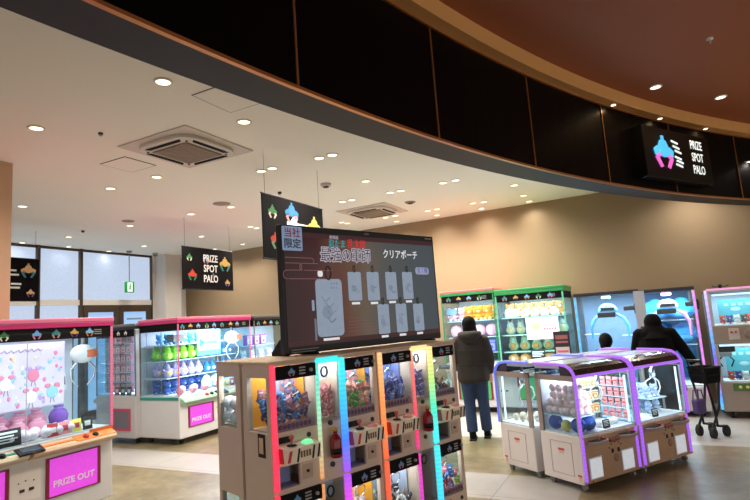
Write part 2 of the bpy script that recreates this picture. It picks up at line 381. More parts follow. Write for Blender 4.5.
# one more, hidden by the fascia in the photo's view line, keeps the back wall's right end washed
for (u, v) in ((.75, 9.2), (1.5, 9.2), (-.3, 7.4)):
    o = copy_tree(P0); o.location = xy(u, v) + (HC,)
    tag(o, 'small round recessed downlight shining in the pale game hall ceiling', 'ceiling light', 'downlights in the pale ceiling')
for i, (x, y) in enumerate(((3.36, 5.83), (4.40, 6.28))):
    o = copy_tree(P0, skip=('lamp_light',)); o.location = (x, y, 4.05)
    o['group'] = 'downlights in the brown ceiling'; o['label'] = ('left' if i == 0 else 'right') + ' of two warm round downlights in the brown atrium ceiling'
    del o['group']
    lamp('SPOT', o, (0, 0, -.02), 60, (1, .62, .30), .05, spot=math.radians(140))
for i, th in enumerate((125.93, 122.39, 118.73)):
    x, y = arc(AR - .07, th)
    t = thing('cove_downlight', ['leftmost', 'middle', 'rightmost'][i] + ' of three small warm spotlights set in the gold cove above the lit sign', 'ceiling light', (x, y, 3.9))
    MB().lathe([(.035, -.008), (.035, 0)], 14).build('trim_ring', RING, t)
    MB().lathe([(.027, -.011), (.027, -.008)], 14).build('lens', LENS, t)
    lamp('SPOT', t, (0, 0, -.02), 7.0, (1, .66, .32), .02, spot=math.radians(150))
# air-conditioning cassettes
def cassette(u, v, label):
    t = thing('ceiling_air_conditioner', label, 'air conditioner', xy(u, v) + (HC,), RU)
    s = .475
    MB().box(-s, s, -s, s, -.014, 0).build('face_plate', mat('aircon_plate', (206, 198, 186), .5), t, .008)
    def rr(r, c, n=6):
        pts = []
        for k, (sx, sy) in enumerate(((1, 1), (-1, 1), (-1, -1), (1, -1))):
            for j in range(n + 1):
                a = k * PI / 2 + j * PI / 2 / n; pts.append((sx * (r - c) + c * math.cos(a), sy * (r - c) + c * math.sin(a)))
        return pts
    MB().prism(rr(.39, .22), -.050, -.014, 'z').build('raised_panel', mat('aircon_panel', (214, 206, 194), .5), t, .006)
    g = MB()
    for k in range(14):
        y = -.225 + k * .0346; g.box(-.235, .235, y - .012, y + .012, -.066, -.056)
    g.box(-.245, .245, -.245, .245, -.0585, -.055)
    g.build('intake_grille', mat('grille_taupe', (150, 136, 116), .6), t)
    for k in range(4):
        T = Matrix.Rotation(k * PI / 2, 4, 'Z')
        pts = [(-.22, -.315), (-.26, -.30), (.26, -.30), (.22, -.315), (0, -.325)]
        MB().prism([(-.24, -.33), (.24, -.33), (.21, -.288), (-.21, -.288)], -.0575, -.05, 'z', T=T).build('air_slot', BLACKM, t)
    for sx in (-1, 1):
        for sy in (-1, 1):
            T = Matrix.Translation((sx * .27, sy * .27, 0))
            MB().lathe([(.012, -.06), (.012, -.055)], 8, T=T).build('corner_clip', BLACKM, t)
cassette(-4.08, 3.88, 'large square white ceiling air conditioner with taupe grille near the dark fascia')
cassette(-4.13, 8.12, 'distant white ceiling air conditioner above the hanging banner and television')
def hatch(u, v, s, label):
    t = thing('ceiling_access_panel', label, 'access panel', xy(u, v) + (HC,), RU)
    f = MB(); w_ = .010
    for a in (0, 1, 2, 3):
        f.box(-s, s, -s, -s + w_, -.004, 0, T=Matrix.Rotation(a * PI / 2, 4, 'Z'))
    f.build('panel_rim', mat('hatch_rim', (92, 82, 72), .6), t)
    MB().box(-s + w_, s - w_, -s + w_, s - w_, -.006, 0).build('panel', CEIL, t)
hatch(-4.97, 3.86, .205, 'square access panel in the ceiling left of the near air conditioner')
hatch(-2.87, 3.22, .225, 'square access panel in the ceiling right beside the dark fascia')
def disc(u, v, r, h, name, label, cat, m, m2=None):
    t = thing(name, label, cat, xy(u, v) + (HC,))
    MB().lathe([(r * .8, -h), (r, -h * .4), (r, 0)], 20).build('cover', m, t)
    if m2: MB().lathe([(r * .5, -h - .012), (r * .55, -h + .001)], 16).build('sensor', m2, t)
disc(-4.36, 3.09, .022, .02, 'sprinkler', 'small dark sprinkler head in the ceiling left of the large air conditioner', 'sprinkler', DARK, STEEL)
disc(-3.77, 6.05, .075, .04, 'smoke_detector', 'white smoke detector with dark ring above the television', 'smoke detector', OFFW, DARK)
disc(-4.50, 5.97, .03, .03, 'sprinkler', 'small dark sprinkler head in the ceiling above the banner behind the television', 'sprinkler', DARK, STEEL)
GRS = mat('speaker_grey', (150, 142, 130), .7)
disc(-5.56, 5.93, .13, .012, 'ceiling_speaker', 'larger nearer round grey speaker flush in the ceiling', 'speaker', GRS)
disc(-7.47, 5.79, .10, .012, 'ceiling_speaker', 'farther round grey speaker flush in the ceiling toward the windows', 'speaker', GRS)
disc(-8.63, 5.78, .03, .03, 'sprinkler', 'small dark sprinkler head in the ceiling near the windows', 'sprinkler', DARK, STEEL)
disc(-3.34, 7.96, .09, .02, 'smoke_detector', 'flat grey detector beside the distant air conditioner', 'smoke detector', GRS, DARK)
disc(-10.05, 8.5, .06, .06, 'security_camera', 'small grey dome security camera in the ceiling corner by the windows', 'camera', GRS, DARK)
ts = thing('sprinkler', 'small pale sprinkler in the brown atrium ceiling', 'sprinkler', (3.33, 4.77, 4.05))
MB().lathe([(.03, -.012), (.03, 0)], 14).build('cover', RING, ts)
MB().lathe([(.008, -.05), (.008, -.012)], 10).build('nozzle', STEEL, ts)
# ================================================================ crane emblem used on signs and headers
EM = {}
def em(c):
    k = 'print_%d_%d_%d' % c
    return mat(k, c, .5, noise=.02)
def emblem(mb, x, z, s, y, t=.003, top=0, low=1, light=None, T=None):
    """stepped cap over a band with two bent claws; s = overall width"""
    h = s
    cap = [(-.5, .06), (-.5, .0), (.5, .0), (.5, .06), (.34, .16), (.26, .16), (.16, .34), (.06, .38), (.06, .5), (-.06, .5), (-.06, .38), (-.16, .34), (-.26, .16), (-.34, .16)]
    mb.prism([(x + a * s, z + b * h) for a, b in cap], y - t, y, 'y', top, T)
    n = 14
    mb.prism([(x + .22 * s * math.cos(2 * PI * i / n), z + (-.02 + .15 * math.sin(2 * PI * i / n)) * h) for i in range(n)], y - t * 1.5, y - t * .2, 'y', top, T)
    for sg in (-1, 1): mb.prism([(x + sg * a * s, z + b * h) for a, b in ((.20, .02), (.5, .0), (.46, -.13), (.20, -.11))], y - t, y, 'y', top, T)
    for sg in (-1, 1):
        arm = [(.0, -.06), (.34, -.04), (.46, -.2), (.24, -.5), (.12, -.46), (.28, -.2), (.18, -.14), (.0, -.16)]
        mb.prism([(x + sg * a * s, z + b * h) for a, b in arm], y - t, y, 'y', low, T)
    return mb
def streaks(mb, x, z, s, y, m, t=.003):
    for k, (dx, dz) in enumerate(((0, .32), (.06, .16), (.14, .02), (.1, -.18), (.18, -.3), (.12, -.42))):
        mb.prism([(x + (dx) * s, z + dz * s), (x + (dx + .34) * s, z + (dz - .06) * s), (x + (dx + .34) * s, z + (dz - .005) * s), (x + dx * s, z + (dz + .055) * s)], y - t, y, 'y', m)
# ================================================================ hanging banners
BANM = mat('banner_cloth', (9, 7, 8), .85, noise=.1, spec=.15)
TEAL, GOLD, REDP, GRNP, BLUP, PNKP, PUR, ORG = (44, 130, 132), (206, 166, 84), (186, 58, 42), (46, 120, 62), (50, 112, 152), (200, 134, 134), (96, 62, 124), (200, 122, 62)
def banner(px, py, rz, wdt, label):
    t = thing('hanging_banner', label, 'banner', (px, py, 2.33), rz)
    MB().box(0, wdt, -.006, .006, 0, .70).build('cloth', BANM, t)
    for z in (0, .70): MB().tube([(-.01, 0, z), (wdt + .01, 0, z)], .009, 8).build('rail', BLACK, t)
    for x in (.06, wdt - .06): MB().tube([(x, 0, .70), (x, 0, HC - 2.33)], .0025, 6).build('wire', DARK, t)
    return t
W_ = lambda s: PRINTW
def art(t, items, y=-.006):
    for x, z, s, c1, c2 in items:
        emblem(MB(), x, z, s, y).build('claw_emblem', [em(c1), em(c2)], t)
def psp(t, x, z, s, gap, y=-.0065, m=PRINTW, sx=.8, bold=.003):
    for k, wd in enumerate(('PRIZE', 'SPOT', 'PALO')): text(wd, s, m, t, x, y, z - k * gap, bold=bold, sx=sx)
b1 = banner(-3.132, 8.493, RV, 1.165, 'middle black hanging banner with white lettering and small coloured claw emblems')
art(b1, [(.15, .53, .12, GRNP, (220, 200, 190)), (.21, .24, .19, REDP, (60, 120, 80)), (.97, .46, .26, GOLD, (56, 130, 120)), (1.02, .13, .12, GOLD, (140, 110, 170)), (.52, .52, .15, BLUP, PNKP), (.68, .24, .10, (90, 110, 110), (190, 80, 90))])
psp(b1, .62, .53, .17, .175, -.011)
b2 = banner(-1.158, 5.448, RV, 1.165, 'near black hanging banner with coloured claw emblems, partly behind the television')
art(b2, [(.17, .52, .15, GRNP, (225, 205, 195)), (.23, .22, .22, REDP, (120, 140, 110)), (.52, .55, .25, BLUP, PNKP), (.97, .44, .27, GOLD, (60, 130, 120)), (1.03, .13, .12, GOLD, (140, 110, 170))])
text('PRIZE', .2, PRINTW, b2, .62, -.008, .36, bold=.012, sx=.8); text('SPOT', .2, PRINTW, b2, .62, -.008, .18, bold=.012, sx=.8)
lb = MB()
lb.prism([(.36, .33), (.72, .33), (.66, .42), (.6, .46), (.55, .52), (.49, .46), (.44, .4)], -.010, -.006); lb.build('white_motif', PRINTW, b2)
b3 = banner(-6.216, 7.815, RV, 1.165, 'left black hanging banner with gold claw emblem beside the tan column')
art(b3, [(.99, .50, .24, (222, 176, 120), (60, 120, 140)), (1.03, .13, .13, (222, 176, 120), (120, 80, 150)), (.62, .16, .13, PNKP, PUR)])
sm = MB()
for k, (x, z, l) in enumerate(((.60, .48, .2), (.68, .41, .16), (.52, .36, .18), (.72, .26, .16), (.66, .20, .2), (.58, .14, .1))): sm.box(x, x + l, -.011, -.006, z, z + .03)
sm.build('speed_stripes', PRINTW, b3)
# ================================================================ exit sign
ex = thing('exit_sign', 'green running man exit sign hanging from a pole near the windows', 'exit sign', xy(-10.12, 7.86) + (2.60,), RV - .15)
MB().box(-.10, .10, -.025, .025, 0, .24).build('sign_box', mat('sign_green', (30, 150, 70), .4), ex, .006)
MB().box(-.055, .055, -.030, -.024, .02, .22).build('lit_face', glow('exit_face', (214, 246, 216), 1.0), ex)
r_ = MB(); r_.ell((.005, -.032, .175), .016, .004, .016, 10); r_.prism([(-.02, .155), (.02, .15), (.012, .1), (.035, .05), (.02, .045), (-.002, .09), (-.03, .05), (-.04, .06), (-.012, .105)], -.034, -.030)
r_.build('running_man', mat('sign_green', (30, 150, 70), .4), ex)
MB().tube([(0, 0, .24), (0, 0, HC - 2.60)], .010, 8).build('pole', GREYM, ex)
MB().lathe([(.06, HC - 2.60 - .03), (.06, HC - 2.60)], 14).build('ceiling_cap', GREYM, ex)
# ================================================================ lit sign on the fascia
th = 121.83; sx_, sy_ = arc(AR - .16, th)
sg = thing('illuminated_sign', 'black illuminated sign box with blue and pink claw emblem on the curved fascia', 'sign', (sx_, sy_, 3.07), math.radians(th - 90))
SW = .75
MB().box(-SW, SW, -.0, .17, 0, .64).build('sign_box', mat('sign_black', (9, 8, 8), .3, spec=.2), sg, .01)
GB, GP, GW = glow('neon_blue', (70, 180, 230), .95), glow('neon_pink', (214, 96, 190), .95), glow('neon_white', (214, 228, 228), .95)
emblem(MB(), -.36, .335, .41, -.001, .012).build('claw_emblem', [GB, GP], sg)
s_ = MB(); streaks(s_, -.16, .36, .40, -.001, 0, .01); s_.build('speed_stripes', GW, sg)
psp(sg, .42, .50, .160, .165, -.004, GW, .72, .002)
# ================================================================ large crane game cabinets
DOORM = glow('magenta_lit_panel', (206, 66, 204), .85)
LIGHTBAR = glow('white_light_bar', (236, 244, 255), 1.3)
WOODL = mat('pale_wood_ledge', (206, 178, 146), .4, noise=.12, scale=14)
ORNG = mat('orange_ledge', (228, 130, 52), .4)
TEALM = mat('teal_band', (38, 140, 122), .4)
CREAM = mat('cream_ledge', (214, 204, 186), .4)
BEDW = mat('prize_bed', (236, 236, 240), .5)
BACKW = mat('cabinet_back', (204, 212, 222), .5)
def header_art(parent, xs, z, y, s=.085, cols=None):
    cols = cols or [(TEAL, PNKP), (GOLD, PUR), ((120, 180, 220), ORG), (GRNP, (225, 225, 215)), ((110, 170, 220), (220, 130, 170))]
    for i, x in enumerate(xs):
        c1, c2 = cols[i % len(cols)]
        emblem(MB(), x, z, s, y).build('claw_emblem', [em(c1), em(c2)], parent)
def crane_cabinet(name, label, loc, rz, W, D, Hb, Ht, body=WHITE, trim=PINK, trim2=MAGENTA, band=None, doors=2, ledge=(WOODL, ORNG), doorm=None, art=5, post=None, back='rear', light=14, led_post=None, door_z=(.225, .555), header_x=None, zb=.09, lettering='PRIZE OUT', group=None, postm=GREYM):
    t = thing(name, label, 'crane game', loc, rz, group)
    h = W / 2
    MB().box(-h, h, 0, D, zb, Hb).build('lower_body', body, t, .012)
    for x in (-h + .12, h - .12):
        for y in (.1, D - .1):
            c = MB(); c.tube([(x - .018, y, .035), (x + .018, y, .035)], .035, 12); c.box(x - .02, x + .02, y - .012, y + .03, .05, .09)
            c.build('caster', RUBBER, t)
    if band:
        b = MB(); b.box(-h - .006, h + .006, .02, D + .006, Hb - .055, Hb - .01); b.build('edge_band', band, t)
    MB().box(-h + .02, h - .02, .02, D - .02, Hb, Hb + .012).build('prize_bed', BEDW, t)
    n = doors; bw = W / n
    for k in range(n):
        x0 = -h + k * bw
        m = ledge[k % len(ledge)]
        prof = [(0.0, Hb - .02), (-.085, Hb - .06), (-.10, Hb - .085), (-.085, Hb - .105), (0, Hb - .14)]
        l = MB().prism(prof, x0 + .015, x0 + bw - .015, 'x').build('control_ledge', m, t, .006)
        for q in range(2):
            bx = x0 + bw * .62 + q * .10
            T = Matrix.Translation((bx, -.05, Hb - .042)) @ Matrix.Rotation(math.radians(24), 4, 'X')
            MB().lathe([(.03, 0), (.03, .012), (.024, .012), (.024, .02), (.015, .024)], 14, T=T).build('push_button', mat('red_button', (180, 40, 30), .3) if q == 0 else BLACK, l)
        # lit prize door with a dark red frame
        z0, z1 = door_z; a, b = x0 + bw * .24, x0 + bw * .80
        f = MB(); y = -.012
        f.box(a - .03, a, y, .0, z0, z1); f.box(b, b + .03, y, .0, z0, z1); f.box(a - .03, b + .03, y, 0, z1, z1 + .012); f.box(a - .03, b + .03, y, 0, z0 - .012, z0)
        d = f.build('prize_door', mat('dark_red_frame', (130, 22, 46), .4), t)
        MB().box(a, b, -.006, .0, z0, z1).build('lit_panel', doorm or DOORM, d)
        if lettering: text(lettering, (b - a) * .165, mat('pale_print', (240, 220, 240), .4), d, (a + b) / 2, -.009, z0 + (z1 - z0) * .3, bold=.002, sx=1.05)
    for k in range(n):     # card reader on the seam left of each bay, coin plate under it
        x0 = -h + k * bw + .04
        if k == 0 and n > 1: continue
        T = Matrix.Translation((x0 - .04, -.055, Hb - .05)) @ Matrix.Rotation(math.radians(24), 4, 'X')
        c = MB().box(-.11, .11, -.055, .055, 0, .02, T=T).build('card_reader', BLACK, t, .006)
        MB().box(-.08, .08, -.03, .035, .020, .022, T=T).build('screen', mat('reader_screen', (60, 74, 84), .2), c)
        p = MB(); y = -.004; a, b, z0, z1 = x0 - .17, x0 + .09, .26, .52
        p.box(a, b, y, 0, z0, z1)
        for (px, pz) in ((-.10, .16), (-.04, .17), (.03, .16)): p.lathe([(.006, 0), (.006, .004)], 8, T=Matrix.Translation((x0 + px, -.004, z0 + pz)) @ Matrix.Rotation(PI / 2, 4, 'X'), m=1)
        p.box(x0 - .09, x0 - .05, -.010, -.004, z0 + .08, z0 + .105, 1); p.box(x0 - .01, x0 + .03, -.010, -.004, z0 + .08, z0 + .105, 1)
        p.build('coin_plate', [mat('plate_white', (222, 214, 206), .4), DARK], t)
    # glass house
    pw = .017; pm = post or trim
    for x in (-h, h - pw):
        for y in (0, D - pw):
            m = pm if y == 0 else postm
            MB().box(x, x + pw, y, y + pw, Hb, Ht - .1).build('corner_post', m, t)
    if led_post:
        for x in (-h - .004, h - pw - .004): MB().box(x, x + pw + .008, -.006, -.001, Hb, Ht - .1).build('light_strip', led_post, t)
    for k in range(1, n): MB().box(-h + k * bw - .003, -h + k * bw + .003, .002, .007, Hb, Ht - .2).build('centre_post', mat('seam_clear', (190, 196, 204), .3), t)
    zg = Ht - .20
    MB().box(-h + pw, h - pw, .008, .013, Hb, zg).build('front_glass', GLASS, t)
    for x in (-h + .006, h - .011): MB().box(x, x + .005, pw, D - pw, Hb, zg).build('side_glass', GLASS, t)
    if back == 'rear': MB().box(-h + pw, h - pw, D - .02, D - .008, Hb, Ht - .1).build('rear_panel', BACKW, t)
    hd = MB().box(-h + pw, h - pw, .004, .02, zg, Ht - .09).build('header_panel', BLACKM, t)
    if art:
        xs = header_x or [(-h + bw * .14 + i * (W - .1) / (2 * art)) for i in range(2 * art)]
        header_art(hd, xs, zg + .055, .004)
        q = MB(); q.box(h - .20, h - .12, .0015, .004, zg + .03, zg + .038); q.box(h - .20, h - .12, .0015, .004, zg + .05, zg + .058); q.box(h - .20, h - .12, .0015, .004, zg + .07, zg + .078); q.build('small_print', mat('dim_print', (150, 148, 144), .5), hd)
    for x in (-h, h - .012): MB().box(x, x + .012, pw, D - pw, zg, Ht - .09).build('side_header', BLACKM, t)
    MB().box(-h - .012, h + .012, -.012, D + .012, Ht - .09, Ht - .045).build('canopy', trim2, t, .006)
    MB().box(-h - .016, h + .016, -.018, D + .016, Ht - .045, Ht).build('canopy_top', trim, t, .01)
    MB().tube([(-h + .08, .05, zg + .03), (h - .08, .05, zg + .03)], .012, 8).build('light_bar', LIGHTBAR, t)
    if light: lamp('AREA', t, (0, D * .30, Ht - .13), light, (.92, .96, 1.0), W * .8, D * .6)
    if light: lamp('AREA', t, (0, .03, (Hb + zg) / 2), light * .45, (.92, .96, 1.0), W * .85, (zg - Hb) * .8, rot=(PI / 2, 0, 0))   # added fill lamp brightening the lower shelves, standing in for diode strips
    t['lx'], t['ly'], t['lr'] = loc[0], loc[1], rz
    return t
def claw_unit(t, x, y, z, s=1.0, shell=WHITE, hole=(190, 96, 60)):
    c = MB(); c.ell((x, y, z), .13 * s, .11 * s, .10 * s, 18); o = c.build('claw_housing', shell, t)
    MB().box(x - .02 * s, x + .10 * s, y - .118 * s, y - .06 * s, z - .04 * s, z + .04 * s).build('housing_window', mat('claw_window_%d' % hole[0], hole, .4), o, .01)
    MB().tube([(x, y, z + .08 * s), (x, y, z + .22 * s)], .02 * s, 8).build('lift_rod', CHROME, o)
    for sg in (-1, 1):
        MB().tube([(x + sg * .06 * s, y, z - .08 * s), (x + sg * .14 * s, y, z - .16 * s), (x + sg * .13 * s, y, z - .26 * s), (x + sg * .05 * s, y, z - .34 * s)], [.012 * s, .012 * s, .010 * s, .006 * s], 8).build('claw_arm', CHROME, o)
    return o
# ================================================================ prizes (meshes shared by their copies)
_pm = {}
def plush_mesh(kind, c1, c2=(240, 238, 235), s=.1):
    k = (kind, c1, c2, s)
    if k in _pm: return _pm[k]
    a = mat('plush_%d_%d_%d' % c1, c1, .9, noise=.10, scale=60); b = mat('plush_%d_%d_%d' % c2, c2, .9, noise=.08, scale=60)
    e = mat('eye_black', (20, 18, 20), .3)
    mb = MB()
    if kind == 'ball':
        mb.ell((0, 0, s), s, s, s, 14); mb.ell((0, -.75 * s, 1.05 * s), .4 * s, .32 * s, .34 * s, 10, 1)
    elif kind == 'bear':
        mb.ell((0, 0, .62 * s), .72 * s, .6 * s, .64 * s, 12); mb.ell((0, -.05 * s, 1.6 * s), .75 * s, .62 * s, .62 * s, 12)
        for g in (-1, 1):
            mb.ell((g * .55 * s, 0, 2.1 * s), .24 * s, .15 * s, .26 * s, 8); mb.ell((g * .72 * s, -.3 * s, .8 * s), .22 * s, .3 * s, .2 * s, 8); mb.ell((g * .42 * s, -.5 * s, .2 * s), .26 * s, .34 * s, .22 * s, 8, 1)
            mb.ell((g * .26 * s, -.62 * s, 1.68 * s), .06 * s, .05 * s, .08 * s, 6, 2)
        mb.ell((0, -.6 * s, 1.45 * s), .28 * s, .16 * s, .2 * s, 8, 1)
    elif kind == 'hat':
        mb.ell((0, 0, .8 * s), .8 * s, .7 * s, .8 * s, 12); mb.lathe([(.62 * s, 1.3 * s), (.4 * s, 1.75 * s), (.14 * s, 2.3 * s), (.02 * s, 2.5 * s)], 12)
        mb.ell((0, -.5 * s, .8 * s), .5 * s, .3 * s, .4 * s, 10, 1)
        for g in (-1, 1): mb.ell((g * .72 * s, -.1 * s, 1.25 * s), .28 * s, .14 * s, .2 * s, 8); mb.ell((g * .2 * s, -.78 * s, .9 * s), .06 * s, .04 * s, .07 * s, 6, 2)
    elif kind == 'bag':
        mb.lathe([(.3 * s, 0), (.8 * s, .15 * s), (.9 * s, .8 * s), (.7 * s, 1.3 * s), (.35 * s, 1.55 * s), (.5 * s, 1.8 * s), (.2 * s, 1.82 * s)], 14)
        mb.lathe([(.37 * s, 1.5 * s), (.40 * s, 1.56 * s), (.37 * s, 1.62 * s)], 12, m=1)
    elif kind == 'box':
        mb.box(-.5 * s, .5 * s, -.3 * s, .3 * s, 0, 1.25 * s); mb.box(-.4 * s, .4 * s, -.315 * s, -.3 * s, .15 * s, .85 * s, 1); mb.box(-.5 * s, .5 * s, -.31 * s, -.3 * s, .95 * s, 1.1 * s, 1)
        mb.ell((.05 * s, -.315 * s, .45 * s), .2 * s, .01 * s, .22 * s, 10, 0)
    elif kind == 'packet':
        vs = []; n = 6
        prof = [(-.5, .03), (-.42, .06), (-.25, .26), (0, .32), (.25, .26), (.42, .06), (.5, .03)]
        ring = []
        for z, d in prof:
            wd = .36 if abs(z) < .4 else .40
            ring.append([(-wd * s, 0, z * s), (-wd * .6 * s, -d * .5 * s, z * s), (wd * .6 * s, -d * .5 * s, z * s), (wd * s, 0, z * s), (wd * .6 * s, d * .5 * s, z * s), (-wd * .6 * s, d * .5 * s, z * s)])
        for r in ring: vs += r
        fs = [(i * 6 + j, i * 6 + (j + 1) % 6, (i + 1) * 6 + (j + 1) % 6, (i + 1) * 6 + j) for i in range(6) for j in range(6)] + [tuple(range(6))[::-1], tuple(range(36, 42))]
        mb.add(vs, fs, 0, True)
        mb.ell((.02 * s, -.14 * s, .10 * s), .30 * s, .04 * s, .09 * s, 8, 1); mb.ell((-.04 * s, -.10 * s, -.22 * s), .2 * s, .04 * s, .07 * s, 8, 1); mb.ell((-.02 * s, .13 * s, .0), .28 * s, .04 * s, .10 * s, 8, 1)
    elif kind == 'blob':       # big soft cushion with stubby fins
        mb.ell((0, 0, .78 * s), 1.0 * s, .55 * s, .78 * s, 18); mb.ell((.1 * s, .0, 1.25 * s), .55 * s, .42 * s, .45 * s, 14)
        for g in (-1, 1): mb.ell((g * .9 * s, -.08 * s, .55 * s), .3 * s, .2 * s, .22 * s, 10)
        mb.ell((0, -.42 * s, .45 * s), .6 * s, .2 * s, .3 * s, 12, 1)
    elif kind == 'pear':
        mb.ell((0, 0, .7 * s), .78 * s, .68 * s, .7 * s, 12); mb.ell((0, -.03 * s, 1.45 * s), .55 * s, .5 * s, .55 * s, 12); mb.ell((0, -.55 * s, .7 * s), .45 * s, .2 * s, .45 * s, 10, 1)
        for g in (-1, 1): mb.ell((g * .3 * s, 0, 2.0 * s), .12 * s, .09 * s, .26 * s, 8); mb.ell((g * .2 * s, -.5 * s, 1.5 * s), .05 * s, .04 * s, .06 * s, 6, 2)
    me = mb.mesh(kind + '_prize', [a, b, e]); _pm[k] = me; return me
def put(name, label, cat, group, me, m, spots, rz=None, jit=0.0, tilt=0.0):
    """one top-level prize per spot (x, y, z in the frame of machine m)"""
    first = None
    for q in spots:
        if first is None:
            o = first = bpy.data.objects.new(name, me)
        else: o = first.copy()
        COL.objects.link(o)
        o.location = local((m['lx'], m['ly']), m['lr'], q[0], q[1], q[2])
        o.rotation_euler = (random.uniform(-tilt, tilt), random.uniform(-tilt, tilt), m['lr'] + (rz if rz is not None else random.uniform(-jit, jit)))
        tag(o, label, cat, group if len(spots) > 1 else None)
def card(name, label, m, x, y, z, wd, ht, c, rzl=0, deco=None, tx=None, tilt=-.12):
    """small upright notice card with a foot"""
    t = thing(name, label, 'sign card', local((m['lx'], m['ly']), m['lr'], x, y, z), m['lr'] + rzl)
    T = Matrix.Rotation(tilt, 4, 'X')
    MB().box(-wd / 2, wd / 2, -.003, .003, 0, ht, T=T).build('card', mat('card_%d_%d_%d' % c, c, .5), t)
    MB().box(-wd * .3, wd * .3, 0, .05, 0, .006).build('foot', WHITE, t)
    if deco:
        d = MB()
        for (a, b, e, f) in deco: d.box(a * wd, b * wd, -.005, -.003, e * ht, f * ht, T=T)
        d.build('print', tx or PRINTW, t)
    return t
NOTE = [(-.4, .4, .74, .86), (-.4, .3, .56, .64), (-.4, .4, .40, .47), (-.4, .2, .24, .31)]
# ---------------------------------------------------------------- L: big pink machine at the left
LW, LD = 1.70, .66
lp = xy(-5.05, 3.71 - LW / 2)
L = crane_cabinet('crane_game', 'large white crane game with pink canopy nearest the left edge, magenta PRIZE OUT doors', lp, RV, LW, LD, .73, 1.84, zb=.045,
                  led_post=led('pink_dots', [(0, (236, 90, 130)), (1, (240, 120, 150))], .8, dots=26), ledge=(mat('cream_teal', (206, 196, 170), .4), WOODL), header_x=[-.72, -.56, -.40, -.20, .08, .26, .44, .60], light=9)
TL_ = Matrix.Translation((0, -.045, .689)) @ Matrix.Rotation(math.radians(25), 4, 'X')
MB().box(-.80, -.08, -.012, .012, 0, .006, T=TL_).build('ledge_stripe', TEALM, L)
MB().box(.42, .83, -.045, .045, 0, .006, T=TL_).build('orange_plate', ORNG, L); MB().box(.06, .42, -.012, .012, 0, .006, T=TL_).build('ledge_stripe', ORNG, L)
MB().box(.60, .845, -.012, .0, .685, .74).build('corner_cover', mat('orange_dark', (206, 104, 40), .4), L)
claw_unit(L, .66, .20, 1.48, .95)
claw_unit(L, -.40, .2, 1.36, 1.1)
# pastel poster sheet hanging in the machine
ps = thing('poster', 'pale pastel poster sheet with balloons, hearts and bows hanging inside the pink machine', 'poster', local(lp, RV, .14, .22, 1.12), RV)
MB().box(-.80, .34, 0, .006, -.10, .50).build('sheet', mat('poster_pastel', (220, 202, 226), .6, noise=.14, scale=5), ps)
pa = MB(); cols = [(236, 130, 160), (150, 200, 230), (240, 226, 150), (190, 160, 220), (246, 240, 246), (160, 120, 130)]
for i in range(90):
    x, z = random.uniform(-.78, .32), random.uniform(-.08, .40); s = random.uniform(.008, .022)
    pa.ell((x, -.001, z), s, .003, s * random.uniform(.8, 1.6), 8, random.choice((0, 0, 1, 1, 2, 3, 4)))
for (x, z, c) in ((-.62, .10, 0), (-.42, .05, 2), (-.20, .14, 4), (.04, .20, 0), (.02, -.0, 4), (.22, .02, 1)):      # bouquets with bows
    pa.ell((x, -.001, z), .055, .004, .06, 12, c)
    for g in (-1, 1): pa.ell((x + g * .045, -.003, z + .065), .03, .004, .022, 8, 0 if c != 0 else 3); pa.tube([(x + g * .01, -.003, z - .05), (x + g * .02, -.003, z - .10)], .003, 5, 5)
for g in range(9): pa.tube([(-.42 + g * .06, -.003, .43), (-.40 + g * .06, -.003, .45), (-.38 + g * .06, -.003, .42), (-.36 + g * .06, -.003, .435)], .0035, 5, 5)
pa.build('artwork', [mat('pp_%d' % i, c, .6) for i, c in enumerate(cols)], ps)
put('drawstring_pouch', 'pink fabric drawstring pouch in the row below the pastel poster', 'pouch', 'pink pouches in the pink machine', plush_mesh('bag', (222, 148, 172), (240, 220, 228), .10), L, [(-.66 + i * .165, .42, .80) for i in range(7)] + [(-.60 + i * .17, .27, .745) for i in range(6)], jit=.4, tilt=.1)
put('drawstring_pouch', 'purple fabric pouch at the right end of the pink pouch row', 'pouch', None, plush_mesh('bag', (142, 96, 196), (200, 170, 230), .1), L, [(.55, .42, .80)])
MB()
rk = MB(); rk.box(-.78, .64, .38, .56, .742, .80); tag(rk.build('display_step', mat('clear_step', (220, 216, 226), .3)), 'low pale display step under the pink pouches in the pink machine', 'display step')
o = bpy.data.objects['display_step']; o.location = lp + (0,); o.rotation_euler = (0, 0, RV)
put('wrapped_plush', 'white and pale pink wrapped ball prize on the bed of the pink machine', 'prize', 'wrapped balls in the pink machine', plush_mesh('ball', (240, 224, 232), (246, 200, 214), .052), L, [(-.30 + i * .108 + (j % 2) * .05, .10 + j * .11, .742) for i in range(8) for j in range(2)], jit=3, tilt=.4)
for i, (c, nm) in enumerate((((190, 40, 44), 'red'), ((240, 150, 160), 'pink'), ((240, 226, 100), 'yellow'), ((30, 28, 30), 'black'))):
    card('instruction_card', nm + ' little instruction card on the front edge inside the pink machine', L, .27 + i * .115, .05, .742, .10, .12, c, deco=[(-.3, .3, .3, .7)], tx=[PRINTW, mat('card_red', (200, 60, 70), .5), mat('card_red', (200, 60, 70), .5), PRINTW][i])
card('notice_card', 'black notice card with white lines leaning inside the pink machine at the far left', L, -.17, .035, .742, .30, .15, (20, 18, 20), deco=NOTE)
card('price_card', 'white price card with dark print hanging at the rear right in the pink machine', L, .62, .50, 1.12, .13, .17, (230, 226, 232), deco=[(-.4, .4, .3, .8)], tx=mat('dark_print', (60, 60, 80), .5))
